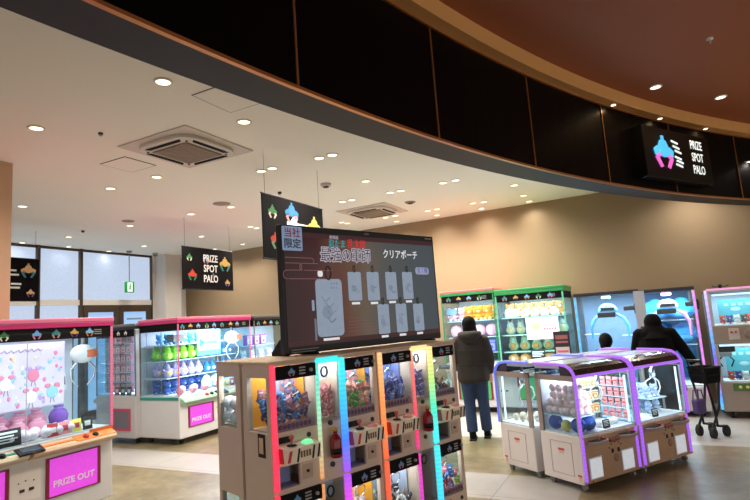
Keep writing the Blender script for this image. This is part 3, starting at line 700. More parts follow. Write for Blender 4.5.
# ---------------------------------------------------------------- M: white machine with the teal band
MW, MD = 1.62, .85
mp_ = xy(-6.33, 5.745 + MW / 2)
Mm = crane_cabinet('crane_game', 'white crane game with teal band and pink canopy, green and lavender toys on its shelves', mp_, RV, MW, MD, .70, 1.87, band=TEALM, ledge=(mat('mint_ledge', (150, 190, 160), .4), mat('cream_teal', (206, 196, 170), .4)), header_x=[-.72, -.56, -.40, -.22, -.06, .12, .32, .48], light=32, door_z=(.24, .52))
claw_unit(Mm, .58, .22, 1.50, 1.1)
MB().box(-.72, -.5, .2, .34, 1.50, 1.62).build('claw_carriage', GREYM, Mm, .01)
for nm, z in (('shelf', .96), ('shelf', 1.22), ('shelf', 1.46)):
    MB().box(-.77, .76, .30, .80, z - .012, z).build('wire_shelf', mat('clear_shelf', (190, 210, 226), .25), Mm)
for i in range(3):
    MB().tube([(-.75, .1 + i * .33, .72), (-.75, .1 + i * .33, 1.66)], .006, 6).build('shelf_upright', STEEL, Mm)
xs = [-.68 + i * .155 for i in range(5)]
put('plush_toy', 'sky blue plush toy on the top shelf of the white machine with teal band', 'plush toy', 'sky blue toys on the top shelf', plush_mesh('bear', (60, 160, 226), (200, 230, 246), .075), Mm, [(x, y, 1.46) for x in xs for y in (.38, .55)], jit=.3)
put('plush_toy', 'lime green plush toy on the middle shelf of the white machine with teal band', 'plush toy', 'lime green toys on the middle shelf', plush_mesh('pear', (128, 206, 44), (200, 236, 110), .105), Mm, [(x, y, 1.22) for x in xs for y in (.38, .62)], jit=.3)
put('plush_toy', 'lavender pointed hat plush toy on the lower shelf of the white teal banded machine', 'plush toy', 'lavender toys on the lower shelf', plush_mesh('hat', (176, 162, 214), (240, 214, 120), .094), Mm, [(x, y, .96) for x in xs for y in (.38, .60)], jit=.3)
put('plush_toy', 'dark blue plush toy on the bed under the shelves of the teal banded machine', 'plush toy', 'dark blue toys under the shelves', plush_mesh('bear', (42, 84, 160), (120, 160, 220), .090), Mm, [(-.68 + i * .155, .40 + j * .22, .712) for i in range(6) for j in range(2)], jit=.3)
put('plush_toy', 'blue capped plush toy on the right half shelves of the white machine with teal band', 'plush toy', 'blue capped toys on the right half', plush_mesh('hat', (48, 130, 210), (226, 238, 248), .080), Mm, [(.14 + i * .13, .40, z) for i in range(5) for z in (.96, 1.22)], jit=.3)
put('plush_toy', 'pale blue fluffy plush on the front bed of the white machine with teal band', 'plush toy', 'pale blue fluffy toys at the front', plush_mesh('blob', (170, 206, 236), (230, 240, 250), .13), Mm, [(-.05 + i * .24, .22, .712) for i in range(4)], jit=.5)
put('plush_toy', 'small pink plush ball on the front left bed of the white machine with teal band', 'plush toy', 'small pink balls at the front left', plush_mesh('ball', (244, 170, 180), (250, 220, 222), .06), Mm, [(-.70 + i * .125, .10 + (i % 2) * .1, .712) for i in range(5)], jit=2)
bd = thing('sign_board', 'pale blue sign board with white arrow standing on the right shelf of the white machine', 'sign board', local(mp_, RV, .12, .30, 1.40), RV)
MB().box(-.26, .26, 0, .012, -.16, .26).build('board', mat('sky_board', (150, 206, 240), .5), bd)
q = MB(); q.prism([(-.2, -.02), (-.2, .12), (-.10, .05)], -.004, 0); q.build('arrow', mat('board_blue', (50, 130, 210), .5), bd)
text('Dreaming', .075, mat('board_blue', (50, 130, 210), .5), bd, .06, -.002, .05) if False else None
q = MB()
for i, ht in enumerate((.03, .04, .025, .035, .04, .03)): q.box(-.05 + i * .04, -.022 + i * .04, -.003, 0, .03, .03 + ht)
q.box(-.26, .26, -.003, 0, -.16, -.08); q.build('print', mat('board_white', (90, 160, 220), .5), bd)
for i, (c, nm) in enumerate((((196, 60, 60), 'red'), ((238, 200, 110), 'yellow'), ((236, 170, 90), 'orange'), ((190, 44, 52), 'dark red'))):
    card('instruction_card', nm + ' little instruction card at the front of the white machine with teal band', Mm, .05 + i * .105, .05, .712, .09, .115, c, deco=[(-.3, .3, .3, .7)])
card('notice_card', 'black notice card at the front right of the white machine with teal band', Mm, .53, .05, .712, .20, .16, (18, 17, 18), deco=NOTE)
# ---------------------------------------------------------------- N: grey machine behind it, back to back
np_ = xy(-8.10, 5.66 + .45)
Nm = crane_cabinet('crane_game', 'grey framed crane game stocked with rows of pink boxes behind the pink machine', np_, RV + PI, .9, .93, .72, 1.83, body=OFFW, trim=GREYM, trim2=DARK, doors=1, ledge=(CREAM,), art=0, light=24, postm=GREYM, post=GREYM)
pf = MB(); a, b = .455, .462
pf.box(a, b, .42, .82, .20, .23); pf.box(a, b, .42, .82, .50, .53); pf.box(a, b, .42, .45, .23, .50); pf.box(a, b, .79, .82, .23, .50)
pfo = pf.build('chute_frame', mat('chute_pink', (206, 50, 90), .4), Nm); MB().box(a - .002, a + .003, .45, .79, .23, .50).build('chute_flap', mat('flap_grey', (110, 104, 112), .3), pfo)
hd = MB(); T = Matrix.Rotation(PI / 2, 4, 'Z')
for i, x in enumerate((.55, .72)):
    e_ = MB(); emblem(e_, x, 1.69, .07, -.4535, T=T); e_.build('claw_emblem', [em((225, 225, 220)), em((200, 200, 200))], Nm)
rkk = MB()
bxm = plush_mesh('box', (226, 158, 172), (246, 226, 230), .105)
for r in range(6):
    MB().box(.26, .42, .06, .86, .78 + r * .15 - .008, .78 + r * .15).build('rack_shelf', mat('clear_shelf', (190, 210, 226), .25), Nm)
put('boxed_prize', 'small pink boxed prize in the rows behind the side glass of the grey machine', 'box', 'pink boxes in the grey machine', bxm, Nm, [(.36, .20 + c * .125, .78 + r * .15) for r in range(6) for c in range(5)], rz=PI / 2)
for i, (c, nm) in enumerate((((190, 50, 60), 'red'), ((70, 110, 70), 'green'), ((60, 60, 50), 'dark'))):
    card('instruction_card', nm + ' little card at the foot of the pink box rows in the grey machine', Nm, .43, .48 + .14 * i, .732, .11, .13, c, rzl=PI / 2, deco=[(-.3, .3, .3, .7)], tilt=-.05)
# ---------------------------------------------------------------- next machine in the same row, behind the television
m2p = xy(-6.33, 7.47 + .8)
M2 = crane_cabinet('crane_game', 'grey trimmed crane game seen between the pink canopy and the television', m2p, RV, 1.6, .85, .70, 1.86, trim=GREYM, trim2=DARK, post=GREYM, light=14, band=TEALM, header_x=[-.68, -.50, -.32, -.14, .1, .3, .5])
put('plush_toy', 'white plush toy in the grey trimmed crane game beside the television', 'plush toy', 'white toys beside the television', plush_mesh('bear', (226, 228, 236), (236, 190, 200), .10), M2, [(-.62 + i * .25, .45, .712 + j * .3) for i in range(4) for j in range(2)], jit=.4)
for z in (1.0, ): MB().box(-.76, .76, .34, .8, z - .012, z).build('wire_shelf', mat('clear_shelf', (190, 210, 226), .25), M2)
put('boxed_prize', 'purple and white boxed prize in the grey trimmed crane game beside the television', 'box', 'purple boxes beside the television', plush_mesh('box', (180, 90, 190), (226, 230, 246), .15), M2, [(-.50 + i * .2, .42, 1.32) for i in range(3)], rz=0)
MB().box(-.76, .2, .34, .8, 1.308, 1.32).build('wire_shelf', mat('clear_shelf', (190, 210, 226), .25), M2)
# ---------------------------------------------------------------- machines along the back wall
GRNT = mat('green_trim', (48, 150, 84), .35); GRNL = led('green_led', [(0, (110, 220, 170)), (.5, (140, 236, 200)), (1, (90, 210, 150))], .9, dots=10, hi=2)
REDT = mat('salmon_trim', (216, 120, 116), .35)
rp = xy(-2.755, 8.67)
RM = crane_cabinet('crane_game', 'salmon topped crane game with orange toys, ahead of the person in the brown jacket', rp, RU, .92, .95, .80, 2.02, trim=REDT, trim2=GRNT, post=GRNT, doors=1, ledge=(CREAM,), light=10, header_x=[-.32, -.14, .04, .22], doorm=glow('green_lit_door', (60, 170, 90), .7), lettering=None)
put('plush_toy', 'orange plush toy in the top row of the salmon topped machine', 'plush toy', 'orange toys in the top row', plush_mesh('bear', (240, 156, 24), (250, 226, 160), .105), RM, [(-.06 + i * .17, y, 1.50 + k * .0) for i in range(3) for y, k in ((.27, 0), (.55, 0))], jit=.3)
put('plush_toy', 'pink and white plush toy at the left of the salmon topped machine', 'plush toy', 'pink and white toys at the left', plush_mesh('bear', (246, 196, 208), (250, 236, 238), .10), RM, [(-.36, .28, 1.5), (-.21, .33, 1.5)], jit=.3)
put('plush_toy', 'round pink plush toy on the second shelf of the salmon topped machine', 'plush toy', 'round pink toys on the second shelf', plush_mesh('ball', (244, 176, 194), (250, 214, 222), .105), RM, [(-.32 + i * .21, .28, 1.22) for i in range(4)], rz=0)
put('boxed_prize', 'violet box on the lower shelf of the salmon topped machine', 'box', 'violet boxes on the lower shelf', plush_mesh('box', (92, 92, 190), (150, 160, 226), .17), RM, [(-.33 + i * .2, .3, .96) for i in range(4)], rz=0)
for z in (.96, 1.22, 1.50): MB().box(-.43, .43, .16, .9, z - .012, z).build('wire_shelf', mat('clear_shelf', (190, 210, 226), .25), RM)
MB().box(-.42, -.26, .10, .22, 1.62, 1.72).build('claw_carriage', mat('carriage_blue', (120, 160, 200), .4), RM, .01)
MB().box(-.34, .34, .11, .14, .82, .96).build('prize_rail', GRNT, RM)
gp = xy(-1.735, 8.67)
GMn = crane_cabinet('crane_game', 'green lit crane game with rows of white and orange toys against the back wall', gp, RU, 1.07, .95, .72, 1.965, trim=GRNT, trim2=GRNT, post=GRNT, doors=1, ledge=(CREAM,), light=11, led_post=GRNL, header_x=[-.38, -.20, -.02, .16, .34], doorm=glow('green_lit_door', (60, 170, 90), .7), lettering=None)
put('plush_toy', 'white and orange plush toy on the top shelf of the green lit machine', 'plush toy', 'white and orange toys on the top shelf', plush_mesh('bear', (240, 170, 96), (250, 246, 240), .10), GMn, [(-.41 + i * .165, .42, 1.50) for i in range(6)], rz=0)
put('plush_toy', 'round white plush toy at the front of the top shelf of the green lit machine', 'plush toy', 'round white toys on the top shelf', plush_mesh('ball', (244, 238, 226), (240, 190, 140), .07), GMn, [(-.26 + i * .15, .22, 1.50) for i in range(5)], rz=0)
put('plush_toy', 'white owl shaped plush toy on the middle shelf of the green lit machine', 'plush toy', 'white owl shaped toys on the middle shelf', plush_mesh('pear', (226, 226, 214), (240, 210, 150), .105), GMn, [(-.42 + i * .17, .40, 1.22) for i in range(6)], rz=0)
put('plush_toy', 'mint and tan plush toy on the lower shelf of the green lit machine', 'plush toy', 'mint and tan toys on the lower shelf', plush_mesh('pear', (176, 206, 170), (220, 160, 90), .115), GMn, [(-.40 + i * .19, .40, .95) for i in range(5)], rz=0)
put('plush_toy', 'tan egg shaped plush on the bed of the green lit machine', 'plush toy', 'tan eggs on the bed', plush_mesh('ball', (226, 176, 110), (246, 232, 206), .095), GMn, [(-.38 + i * .19, .26, .732) for i in range(5)], rz=0)
for z in (.95, 1.22, 1.50): MB().box(-.51, .51, .14, .9, z - .012, z).build('wire_shelf', mat('clear_shelf_green', (190, 222, 206), .25), GMn)
MB().box(-.42, -.26, .10, .22, 1.50, 1.64).build('claw_carriage', mat('carriage_white', (220, 230, 240), .4), GMn, .015)
gb = thing('sign_board', 'white sign board with orange doodle and red lettering hung in the green lit machine', 'sign board', local(gp, RU, .16, .05, 1.14), RU)
MB().box(-.25, .25, 0, .01, 0, .34).build('board', mat('board_offwhite', (236, 240, 240), .5), gb)
q = MB(); q.ell((-.1, -.002, .2), .07, .004, .06, 12, 0); q.ell((-.06, -.003, .25), .03, .004, .03, 8, 0)
for i in range(5): q.box(.02 + i * .04, .048 + i * .04, -.003, 0, .14, .175, 1)
q.build('print', [mat('print_tan', (226, 190, 130), .5), mat('print_red', (220, 90, 110), .5)], gb)
card('notice_card', 'black notice card low at the centre of the green lit machine', GMn, .05, .04, .84, .22, .13, (18, 18, 18), deco=NOTE)
pc = thing('poster', 'dark poster with red and white print on the right side of the green lit machine', 'poster', local(gp, RU, .44, -.022, .85), RU)
MB().box(-.12, .12, 0, .006, 0, .40).build('sheet', mat('poster_dark', (44, 34, 36), .5), pc)
q = MB(); q.box(-.09, .09, -.003, 0, .28, .34, 0); q.box(-.09, .09, -.003, 0, .22, .25, 0); q.box(-.10, .10, -.003, 0, .03, .16, 1); q.box(-.08, .08, -.004, -.003, .08, .11, 2)
q.build('print', [mat('print_dullred', (150, 90, 90), .5), mat('print_grey', (190, 186, 184), .5), mat('print_red', (220, 90, 110), .5)], pc)
# ---------------------------------------------------------------- tall single-claw machines
def giant_cabinet(label, loc, rz, W, D, Ht, strip, armc, backm):
    t = thing('giant_crane_game', label, 'crane game', loc, rz); h = W / 2
    MB().box(-h, h, 0, D, .08, .40).build('lower_body', OFFW, t, .01)
    for x in (-h + .1, h - .1): MB().tube([(x - .02, .1, .04), (x + .02, .1, .04)], .04, 12).build('caster', RUBBER, t)
    MB().box(-h + .03, h - .03, D - .03, D - .01, .40, Ht - .05).build('rear_panel', backm, t)
    for x in (-h, h - .035):
        MB().box(x, x + .035, 0, .05, .40, Ht - .05).build('corner_post', STEEL, t); MB().box(x, x + .03, D - .05, D, .40, Ht - .05).build('corner_post', STEEL, t)
    for x in (-h + .004, h - .030): MB().box(x, x + .026, -.010, .0, .30, Ht - .06).build('light_strip', strip, t)
    MB().box(-h, h, 0, D, Ht - .05, Ht).build('roof', DARK, t, .008)
    MB().box(-h + .035, h - .035, .012, .017, .42, Ht - .06).build('front_glass', GLASS, t)
    for x in (-h + .012, h - .018): MB().box(x, x + .006, .05, D - .05, .42, Ht - .06).build('side_glass', GLASS, t)
    MB().box(-h + .04, h - .04, .03, D - .04, .40, .43).build('prize_bed', BEDW, t)
    lamp('AREA', t, (0, .10, Ht - .07), 34, (.80, .90, 1.0), W * .8, .16)
    lamp('AREA', t, (0, .05, .46), 7, (.75, .87, 1.0), W * .7, .06, rot=(PI + .5, 0, 0))
    # dome claw with two long arms
    z = 1.50
    dome = MB(); n = 14; pts = [(.135 * math.cos(PI * i / n), .0 + .125 * math.sin(PI * i / n)) for i in range(n + 1)]
    dome.prism([(a, z + b) for a, b in pts], .14, .26); d = dome.build('claw_dome', armc[0], t, .02)
    MB().box(-.10, .10, .13, .145, z + .02, z + .065).build('dome_window', BLACK, d, .01)
    text('||||||', .05, PRINTW, d, 0, .128, z + .048) if False else None
    MB().box(-.15, .10, .13, .27, z - .085, z - .01).build('claw_base', BLACK, d, .01)
    for sg in (-1, 1):
        ap = [(sg * .11, .2, z - .04), (sg * .20, .2, z - .10), (sg * .255, .2, z - .22), (sg * .25, .2, z - .40)]
        MB().tube(ap, [.022, .026, .026, .016], 10).build('claw_arm', armc[1], d)
    MB().box(.22, .40, .18, .22, z + .0, z + .07).build('side_bracket', BLACK, d, .01)
    MB().box(.36, .39, .17, .23, z - .05, z + .10).build('side_bracket', BLACK, d, .01)
    MB().box(-.06, .06, .1, .3, Ht - .10, Ht - .05).build('lift_motor', armc[1], d)
    t['lx'], t['ly'], t['lr'] = loc[0], loc[1], rz
    return t
BLED = led('blue_led', [(0, (60, 170, 240)), (.5, (80, 190, 250)), (1, (90, 190, 250))], 1.1, dots=8, hi=2)
PLED = led('pink_violet_led', [(0, (236, 120, 230)), (.55, (226, 130, 236)), (1, (230, 140, 220))], 1.1, dots=8, hi=2)
G1 = giant_cabinet('empty tall crane game lit pale blue with an arched blue claw', xy(-.60, 8.60), RU, .90, .95, 1.80, BLED, (mat('claw_skyblue', (96, 180, 236), .4), mat('claw_skyblue', (96, 180, 236), .4)), mat('panel_blue_grey', (150, 176, 208), .5))
for i, (x, z) in enumerate(((.24, 1.12), (.24, .72), (-.30, 1.16))): MB().tube([(x - .1, .5, z), (x + .12, .5, z)], .008, 6).build('prize_bar', LIGHTBAR, G1)
G2 = giant_cabinet('tall crane game with pink light strip and big blue plush cushions', xy(.20, 8.60), RU, .70, .95, 1.78, PLED, (mat('claw_pinkwhite', (236, 214, 232), .4), mat('claw_pink', (240, 150, 214), .4)), mat('panel_blue', (70, 150, 200), .5))
sp_ = MB().box(-.07, .07, 0, .03, .4, 1.77); o = sp_.build('divider_panel', mat('divider_grey', (176, 178, 186), .4)); o.location = xy(-.15, 8.585) + (0,); o.rotation_euler = (0, 0, RU)
tag(o, 'narrow pale grey divider panel between the two tall blue lit machines', 'panel')
q = MB().box(-.03, .03, -.006, 0, 1.10, 1.26).build('price_sticker', mat('sticker_brown', (70, 56, 40), .5), o)
for z in (1.32, .96): MB().box(-.31, .31, .34, .9, z - .012, z).build('wire_shelf', mat('clear_shelf', (190, 210, 226), .25), G2)
put('plush_cushion', 'big sky blue plush cushion on a shelf of the tall machine with pink light strip', 'cushion', 'big blue cushions in the tall machine', plush_mesh('blob', (44, 156, 220), (90, 186, 236), .19), G2, [(-.165, .50, 1.32), (.165, .50, 1.32), (-.165, .50, .96), (.165, .50, .96)], rz=0)
# ---------------------------------------------------------------- two-storey machine at the right edge
tp = xy(1.28, 8.53)
TT = thing('two_storey_crane_game', 'grey two storey crane game with teal posters at the right edge', 'crane game', tp, RU)
h = .60; GB_ = mat('beige_grey_body', (146, 132, 122), .4)
MB().box(-h, h, 0, .8, .09, .47).build('lower_body', GB_, TT, .012)
MB().box(-h, h, -.03, .8, .98, 1.22).build('middle_body', GB_, TT, .012)
MB().box(-h, h, 0, .8, 1.66, 1.71).build('roof', STEEL, TT, .01)
for x in (-h, h - .04):
    MB().box(x, x + .04, 0, .05, .47, 1.66).build('corner_post', STEEL, TT); MB().box(x, x + .04, .75, .8, .47, 1.66).build('corner_post', STEEL, TT)
RLED = led('rainbow_led', [(0, (70, 200, 240)), (.12, (90, 150, 250)), (.3, (240, 110, 160)), (.42, (110, 90, 240)), (.6, (90, 170, 250)), (.8, (190, 160, 240)), (1, (220, 200, 240))], 1.1, lo=.1, hi=1.7, dots=12)
for x in (-h - .03, h): MB().box(x, x + .03, -.02, .02, .12, 1.70).build('light_strip', RLED, TT)
MB().box(-h, h, -.02, .0, 1.695, 1.72).build('top_light_strip', glow('lilac_strip', (226, 150, 200), .9), TT)
for k, (z0, z1) in enumerate(((.47, .98), (1.22, 1.66))):
    MB().box(-h + .04, h - .04, .70, .75, z0, z1).build('rear_panel', BACKW, TT)
    MB().box(-h + .04, h - .04, .01, .016, z0, z1).build('front_glass', GLASS, TT)
    for x in (-h + .01, h - .016): MB().box(x, x + .006, .05, .75, z0, z1).build('side_glass', GLASS, TT)
    MB().tube([(-h + .06, .06, z1 - .03), (h - .06, .06, z1 - .03)], .012, 8).build('light_bar', LIGHTBAR, TT)
    lamp('AREA', TT, (0, .30, z1 - .02), 8, (.9, .97, 1.0), 1.0, .4)
    p = thing('poster', ('upper' if k else 'lower') + ' teal poster board inside the two storey machine', 'poster', local(tp, RU, 0, .40, z0), RU)
    MB().box(-.46, .50, 0, .008, .02, z1 - z0 - .10).build('sheet', mat('poster_teal', (86, 176, 186), .5), p)
    q = MB()
    for i in range(9): q.box(-.38 + i * .085, -.33 + i * .085, -.003, 0, z1 - z0 - .19, z1 - z0 - .15)
    for i, (x, z) in enumerate(((-.25, .2), (.02, .15), (.25, .22), (.38, .14))): q.ell((x, -.001, z), .06, .003, .03, 10)
    q.build('print', mat('print_tealwhite', (170, 214, 216), .5), p)
for i, (x, w2) in enumerate(((-.30, 0), (.14, 0))): pass
mbp = TT
MB().lathe([(.06, 0), (.06, .012), (.05, .016)], 16, T=Matrix.Translation((-.19, -.03, 1.10)) @ Matrix.Rotation(PI / 2, 4, 'X')).build('speaker_grille', DARK if False else mat('grille_brown', (130, 118, 110), .6), TT)
w_ = MB().box(-.02, .22, -.04, -.028, 1.03, 1.19).build('score_screen', OFFW, TT, .006); MB().box(0.0, .20, -.043, -.04, 1.05, 1.15).build('display', mat('display_grey', (100, 116, 120), .2), w_)
MB().box(-.42, -.30, -.036, -.03, 1.03, 1.18).build('coin_plate', OFFW, TT, .004)
for x in (-.39, -.34): MB().lathe([(.014, 0), (.014, .02), (.010, .024)], 10, T=Matrix.Translation((x, -.036, 1.13)) @ Matrix.Rotation(PI / 2, 4, 'X')).build('push_button', mat('red_button', (180, 40, 30), .3), TT)
MB().box(.30, .40, -.036, -.03, 1.04, 1.18).build('notice_sticker', mat('sticker_lime', (196, 206, 70), .5), TT)
g_ = MB().box(-.46, -.14, -.012, 0, .36, .46).build('button_panel', mat('panel_green', (70, 110, 60), .4), TT, .004)
for x in (-.38, -.30, -.22): MB().lathe([(.02, 0), (.02, .01), (.014, .016)], 12, T=Matrix.Translation((x, -.012, .41)) @ Matrix.Rotation(PI / 2, 4, 'X')).build('push_button', mat('button_yellow', (226, 216, 120), .3), g_)
w_ = MB().box(.0, .30, -.012, 0, .30, .46).build('chute_frame', OFFW, TT, .004); MB().box(.02, .28, -.015, -.012, .32, .44).build('chute_flap', mat('display_grey', (100, 116, 120), .2), w_)
for x in (-.5, .5):
    for y in (.1, .7): MB().tube([(x - .02, y, .045), (x + .02, y, .045)], .045, 12).build('caster', RUBBER, TT)
cl = MB().box(-.58, -.36, .10, .24, .86, .95).build('claw_housing', BLACK, TT, .01)
MB().box(-.55, -.40, .09, .25, .80, .86).build('claw_plate', WHITE, cl, .01)
for sg in (-1, 1): MB().tube([(-.475 + sg * .04, .17, .80), (-.475 + sg * .09, .17, .74), (-.475 + sg * .05, .17, .66)], .010, 8).build('claw_arm', BLACK, cl)
cl = MB().box(.30, .52, .10, .24, 1.52, 1.62).build('claw_housing', BLACK, TT, .01)
for sg in (-1, 1): MB().tube([(.41 + sg * .04, .17, 1.52), (.41 + sg * .09, .17, 1.46), (.41 + sg * .05, .17, 1.40)], .010, 8).build('claw_arm', BLACK, cl)
TT['lx'], TT['ly'], TT['lr'] = tp[0], tp[1], RU
for z in (1.225, .475):
    MB().box(-.54, .54, .06, .38, z - .004, z + .004).build('prize_bed', BEDW, TT)
lv = {0: ('upper', 1.229), 1: ('lower', .479)}
for k in (0, 1):
    for j, (c, nm) in enumerate((((200, 60, 44), 'red'), ((60, 60, 140), 'navy'), ((236, 232, 226), 'white'), ((90, 60, 50), 'brown'))):
        sp = [(-.44 + (i * 4 + j) * .082 + .0, .20 + (i % 2) * .09, lv[k][1]) for i in range(3)]
        put('plush_mascot', nm + ' palm sized plush mascot in the ' + lv[k][0] + ' storey of the two storey machine', 'plush toy', nm + ' mascots in the ' + lv[k][0] + ' storey', plush_mesh('bear', c, (226, 200, 180), .052), TT, sp, jit=.4)
at_ = thing('antenna_ornament', 'small black ornament with curled feelers on top of the right edge machine', 'ornament', local(tp, RU, -.42, .1, 1.71), RU)
MB().tube([(0, 0, 0), (0, 0, .06)], .02, 8).build('stem', BLACK, at_)
for sg in (-1, 1): MB().tube([(0, 0, .04), (sg * .06, 0, .03), (sg * .10, 0, .05)], .006, 6).build('feeler', BLACK, at_)
# ================================================================ low crane machines in the middle of the floor
VLED = led('violet_led', [(0, (166, 92, 240)), (1, (172, 100, 234))], .95, dots=30)
BVLED = led('blue_violet_led', [(0, (80, 100, 236)), (1, (110, 124, 240))], .95, dots=30)
GOLDP = mat('copper_beige_panel', (170, 136, 106), .35, .15)
SIDEW = mat('warm_white_side', (212, 203, 198), .35, noise=.03)
TAUPE = mat('taupe_frame', (150, 132, 124), .4)
LITW = glow('lit_chute', (226, 232, 240), .45)
CLEARTOP = mat('pale_top_plate', (196, 196, 206), .15, spec=.6)
DARKTOP = mat('dark_brown_canopy', (52, 38, 36), .2, noise=.5, scale=18)
def mini_crane(label, loc, rz, ledm, see_through=False, left_led=None):
    t = thing('low_crane_game', label, 'crane game', loc, rz); h = .385; D = .475
    prof = [(.02, .06), (D, .06), (D, .47), (0.0, .47), (.0, .12)]
    MB().prism(prof, -h, h, 'x').build('lower_body', SIDEW, t, .01)
    fp = MB().box(-h + .02, h - .02, -.012, .004, .075, .455).build('front_panel', GOLDP, t, .006)
    for (a, b) in ((-.335, -.165), (.09, .262)):
        f = MB(); f.box(a, b, -.022, -.010, .105, .29); d = f.build('prize_door', mat('door_rim', (214, 206, 206), .35), t, .012)
        MB().box(a + .012, b - .012, -.026, -.020, .116, .279).build('lit_panel', LITW, d, .01)
    for sx in (-1, 1):
        n = 12; ex = .135; ey = .085
        pts = [(sx * .20 + ex * math.cos(PI + PI * i / n), -.005 + ey * math.sin(PI + PI * i / n)) for i in range(n + 1)]
        tr = MB().prism(pts, .395, .425, 'z').build('control_tray', TAUPE, t, .006)
        MB().prism([(sx * .20 + .8 * (x - sx * .20), .8 * y) for x, y in pts], .425, .430, 'z').build('tray_mat', BLACK, tr)
        j = MB().tube([(sx * .20 - .01, -.05, .43), (sx * .20 - .01, -.052, .463)], .006, 8).build('joystick', STEEL, tr); MB().ell((sx * .20 - .01, -.052, .472), .017, n=12).build('joystick_ball', mat('ball_rose', (226, 180, 160), .3), j)
        MB().lathe([(.016, 0), (.016, .008), (.010, .012)], 12, c=(sx * .20 + .06, -.04, .43)).build('push_button', mat('red_button', (180, 40, 30), .3), tr)
    MB().box(-.06, .06, -.05, -.005, .385, .41).build('red_plate', mat('brick_red', (130, 54, 36), .4), t, .004)
    s_ = MB(); TR = Matrix.Rotation(PI / 2, 4, 'X')
    s_.lathe([(.035, 0), (.035, .004), (.02, .006)], 14, T=Matrix.Translation((.03, -.012, .235)) @ TR); s_.build('speaker_grille', mat('grille_bronze', (140, 108, 84), .5), t)
    for (x, z) in ((-.01, .30), (.07, .30)): MB().box(x - .012, x + .012, -.017, -.010, z - .018, z + .018).build('coin_slot', BLACK, t)
    k = MB()
    for (x, z) in ((-.02, .36), (.03, .37), (.08, .36), (-.05, .33), (.11, .34), (.10, .13), (-.30, .09), (.34, .09)): k.lathe([(.007, 0), (.007, .004)], 8, T=Matrix.Translation((x, -.012, z)) @ TR)
    k.build('screw', DARK, t)
    for x, sg in ((-h, -1), (h, 1)):       # door outline and labels on the side
        q = MB(); e = x + sg * .003; lo, hi = min(x, e), max(x, e)
        for (y0, y1, z0, z1) in ((.11, .36, .40, .403), (.11, .36, .12, .123), (.11, .113, .12, .40), (.357, .36, .12, .40)): q.box(lo, hi, y0, y1, z0, z1)
        q.build('service_door', mat('seam_grey', (160, 150, 146), .5), t)
        q = MB(); q.box(lo, hi, .20, .27, .325, .345); q.box(lo, hi, .03, .07, .13, .145); q.build('red_label', mat('label_red', (190, 60, 50), .5), t)
        q = MB(); q.box(lo, hi, .21, .26, .30, .318); q.box(lo, hi, .035, .065, .085, .125); q.build('print_label', mat('label_tan', (214, 176, 140), .5), t)
    MB().box(-h + .015, h - .015, .01, D - .01, .47, .482).build('prize_bed', BEDW, t)
    for x in (-h, h - .022):
        MB().box(x, x + .022, D - .05, D, .47, .99).build('corner_post', TAUPE, t); MB().box(x, x + .022, .0, .02, .47, .985).build('corner_post', STEEL, t)
        MB().box(x, x + .022, 0, D, .945, .99).build('side_rail', TAUPE, t)
    MB().box(-h + .02, h - .02, .002, .006, .48, .97).build('front_glass', GLASS, t)
    for x in (-h + .006, h - .010): MB().box(x, x + .004, .02, D - .05, .47, .945).build('side_glass', GLASS, t)
    bp = MB().box(-h + .02, h - .02, D - .03, D - .024, .48, .97)
    bp.build('rear_glass' if see_through else 'rear_panel', GLASS if see_through else BACKW, t)
    MB().prism([(.0, .99), (.0, 1.0), (.025, 1.045), (.08, 1.072), (.17, 1.082), (.17, .99)], -h + .016, h - .016, 'x').build('canopy', DARKTOP, t, .004)
    MB().box(-h + .016, h - .016, .17, D, 1.05, 1.086).build('top_plate', CLEARTOP, t, .004)
    MB().box(-h + .01, h - .01, .17, D, .99, 1.05).build('ceiling_panel', glass('smoky_glass', (200, 205, 215)), t)
    ob = MB(); random.seed(len(label))
    for i in range(9): x = random.uniform(-.3, .3); ob.box(x, x + random.uniform(.03, .09), -.002 + .06, .075, 1.055, 1.0735)
    ob.build('canopy_print', mat('canopy_print', (150, 130, 120), .4), t)
    for x in (-h + .004, h - .004):
        m = ledm; xl = x if x < 0 else x - .05
        MB().tube([(xl, -.016, .10), (xl, -.016, .455)], .013, 10).build('light_strip', m, t)
        MB().tube([(x, -.010, .47), (x, -.010, .985), (x, .004, 1.02), (x, .03, 1.055), (x, .08, 1.082), (x, .17, 1.094), (x, D, 1.096)], .014, 10).build('light_strip', m, t)
    MB().tube([(-h, -.010, .985), (h, -.010, .985)], .013, 10).build('light_strip', ledm, t)
    MB().tube([(h - .06, .03, .50), (h - .06, .03, .93)], .010, 8).build('light_bar', LIGHTBAR, t)
    lamp('AREA', t, (0, .02, .72), 1.1, (.95, .97, 1.0), .6, .3, rot=(PI / 2, 0, 0)); lamp('AREA', t, (0, .25, .975), 5.0, (.95, .97, 1.0), .6, .3)  # the front lamp is an unseen fill added to brighten the prizes
    t['lx'], t['ly'], t['lr'] = loc[0], loc[1], rz
    return t
def wire_claw(t, x, y, z, s=1.0):
    c = MB().lathe([(.02 * s, 0), (.03 * s, .02 * s), (.03 * s, .08 * s), (.012 * s, .10 * s), (.012 * s, .16 * s)], 12, c=(x, y, z)).build('claw_head', CHROME, t)
    for k in range(3):
        a = k * 2 * PI / 3 + .5; dx, dy = math.cos(a), math.sin(a)
        MB().tube([(x + dx * .02 * s, y + dy * .02 * s, z), (x + dx * .085 * s, y + dy * .06 * s, z - .03 * s), (x + dx * .10 * s, y + dy * .07 * s, z - .09 * s), (x + dx * .05 * s, y + dy * .035 * s, z - .16 * s), (x + dx * .075 * s, y + dy * .05 * s, z - .17 * s)], .007 * s, 7).build('claw_arm', WHITE, c)
CA = math.radians(28.5)
CP = (1.672, 4.818)
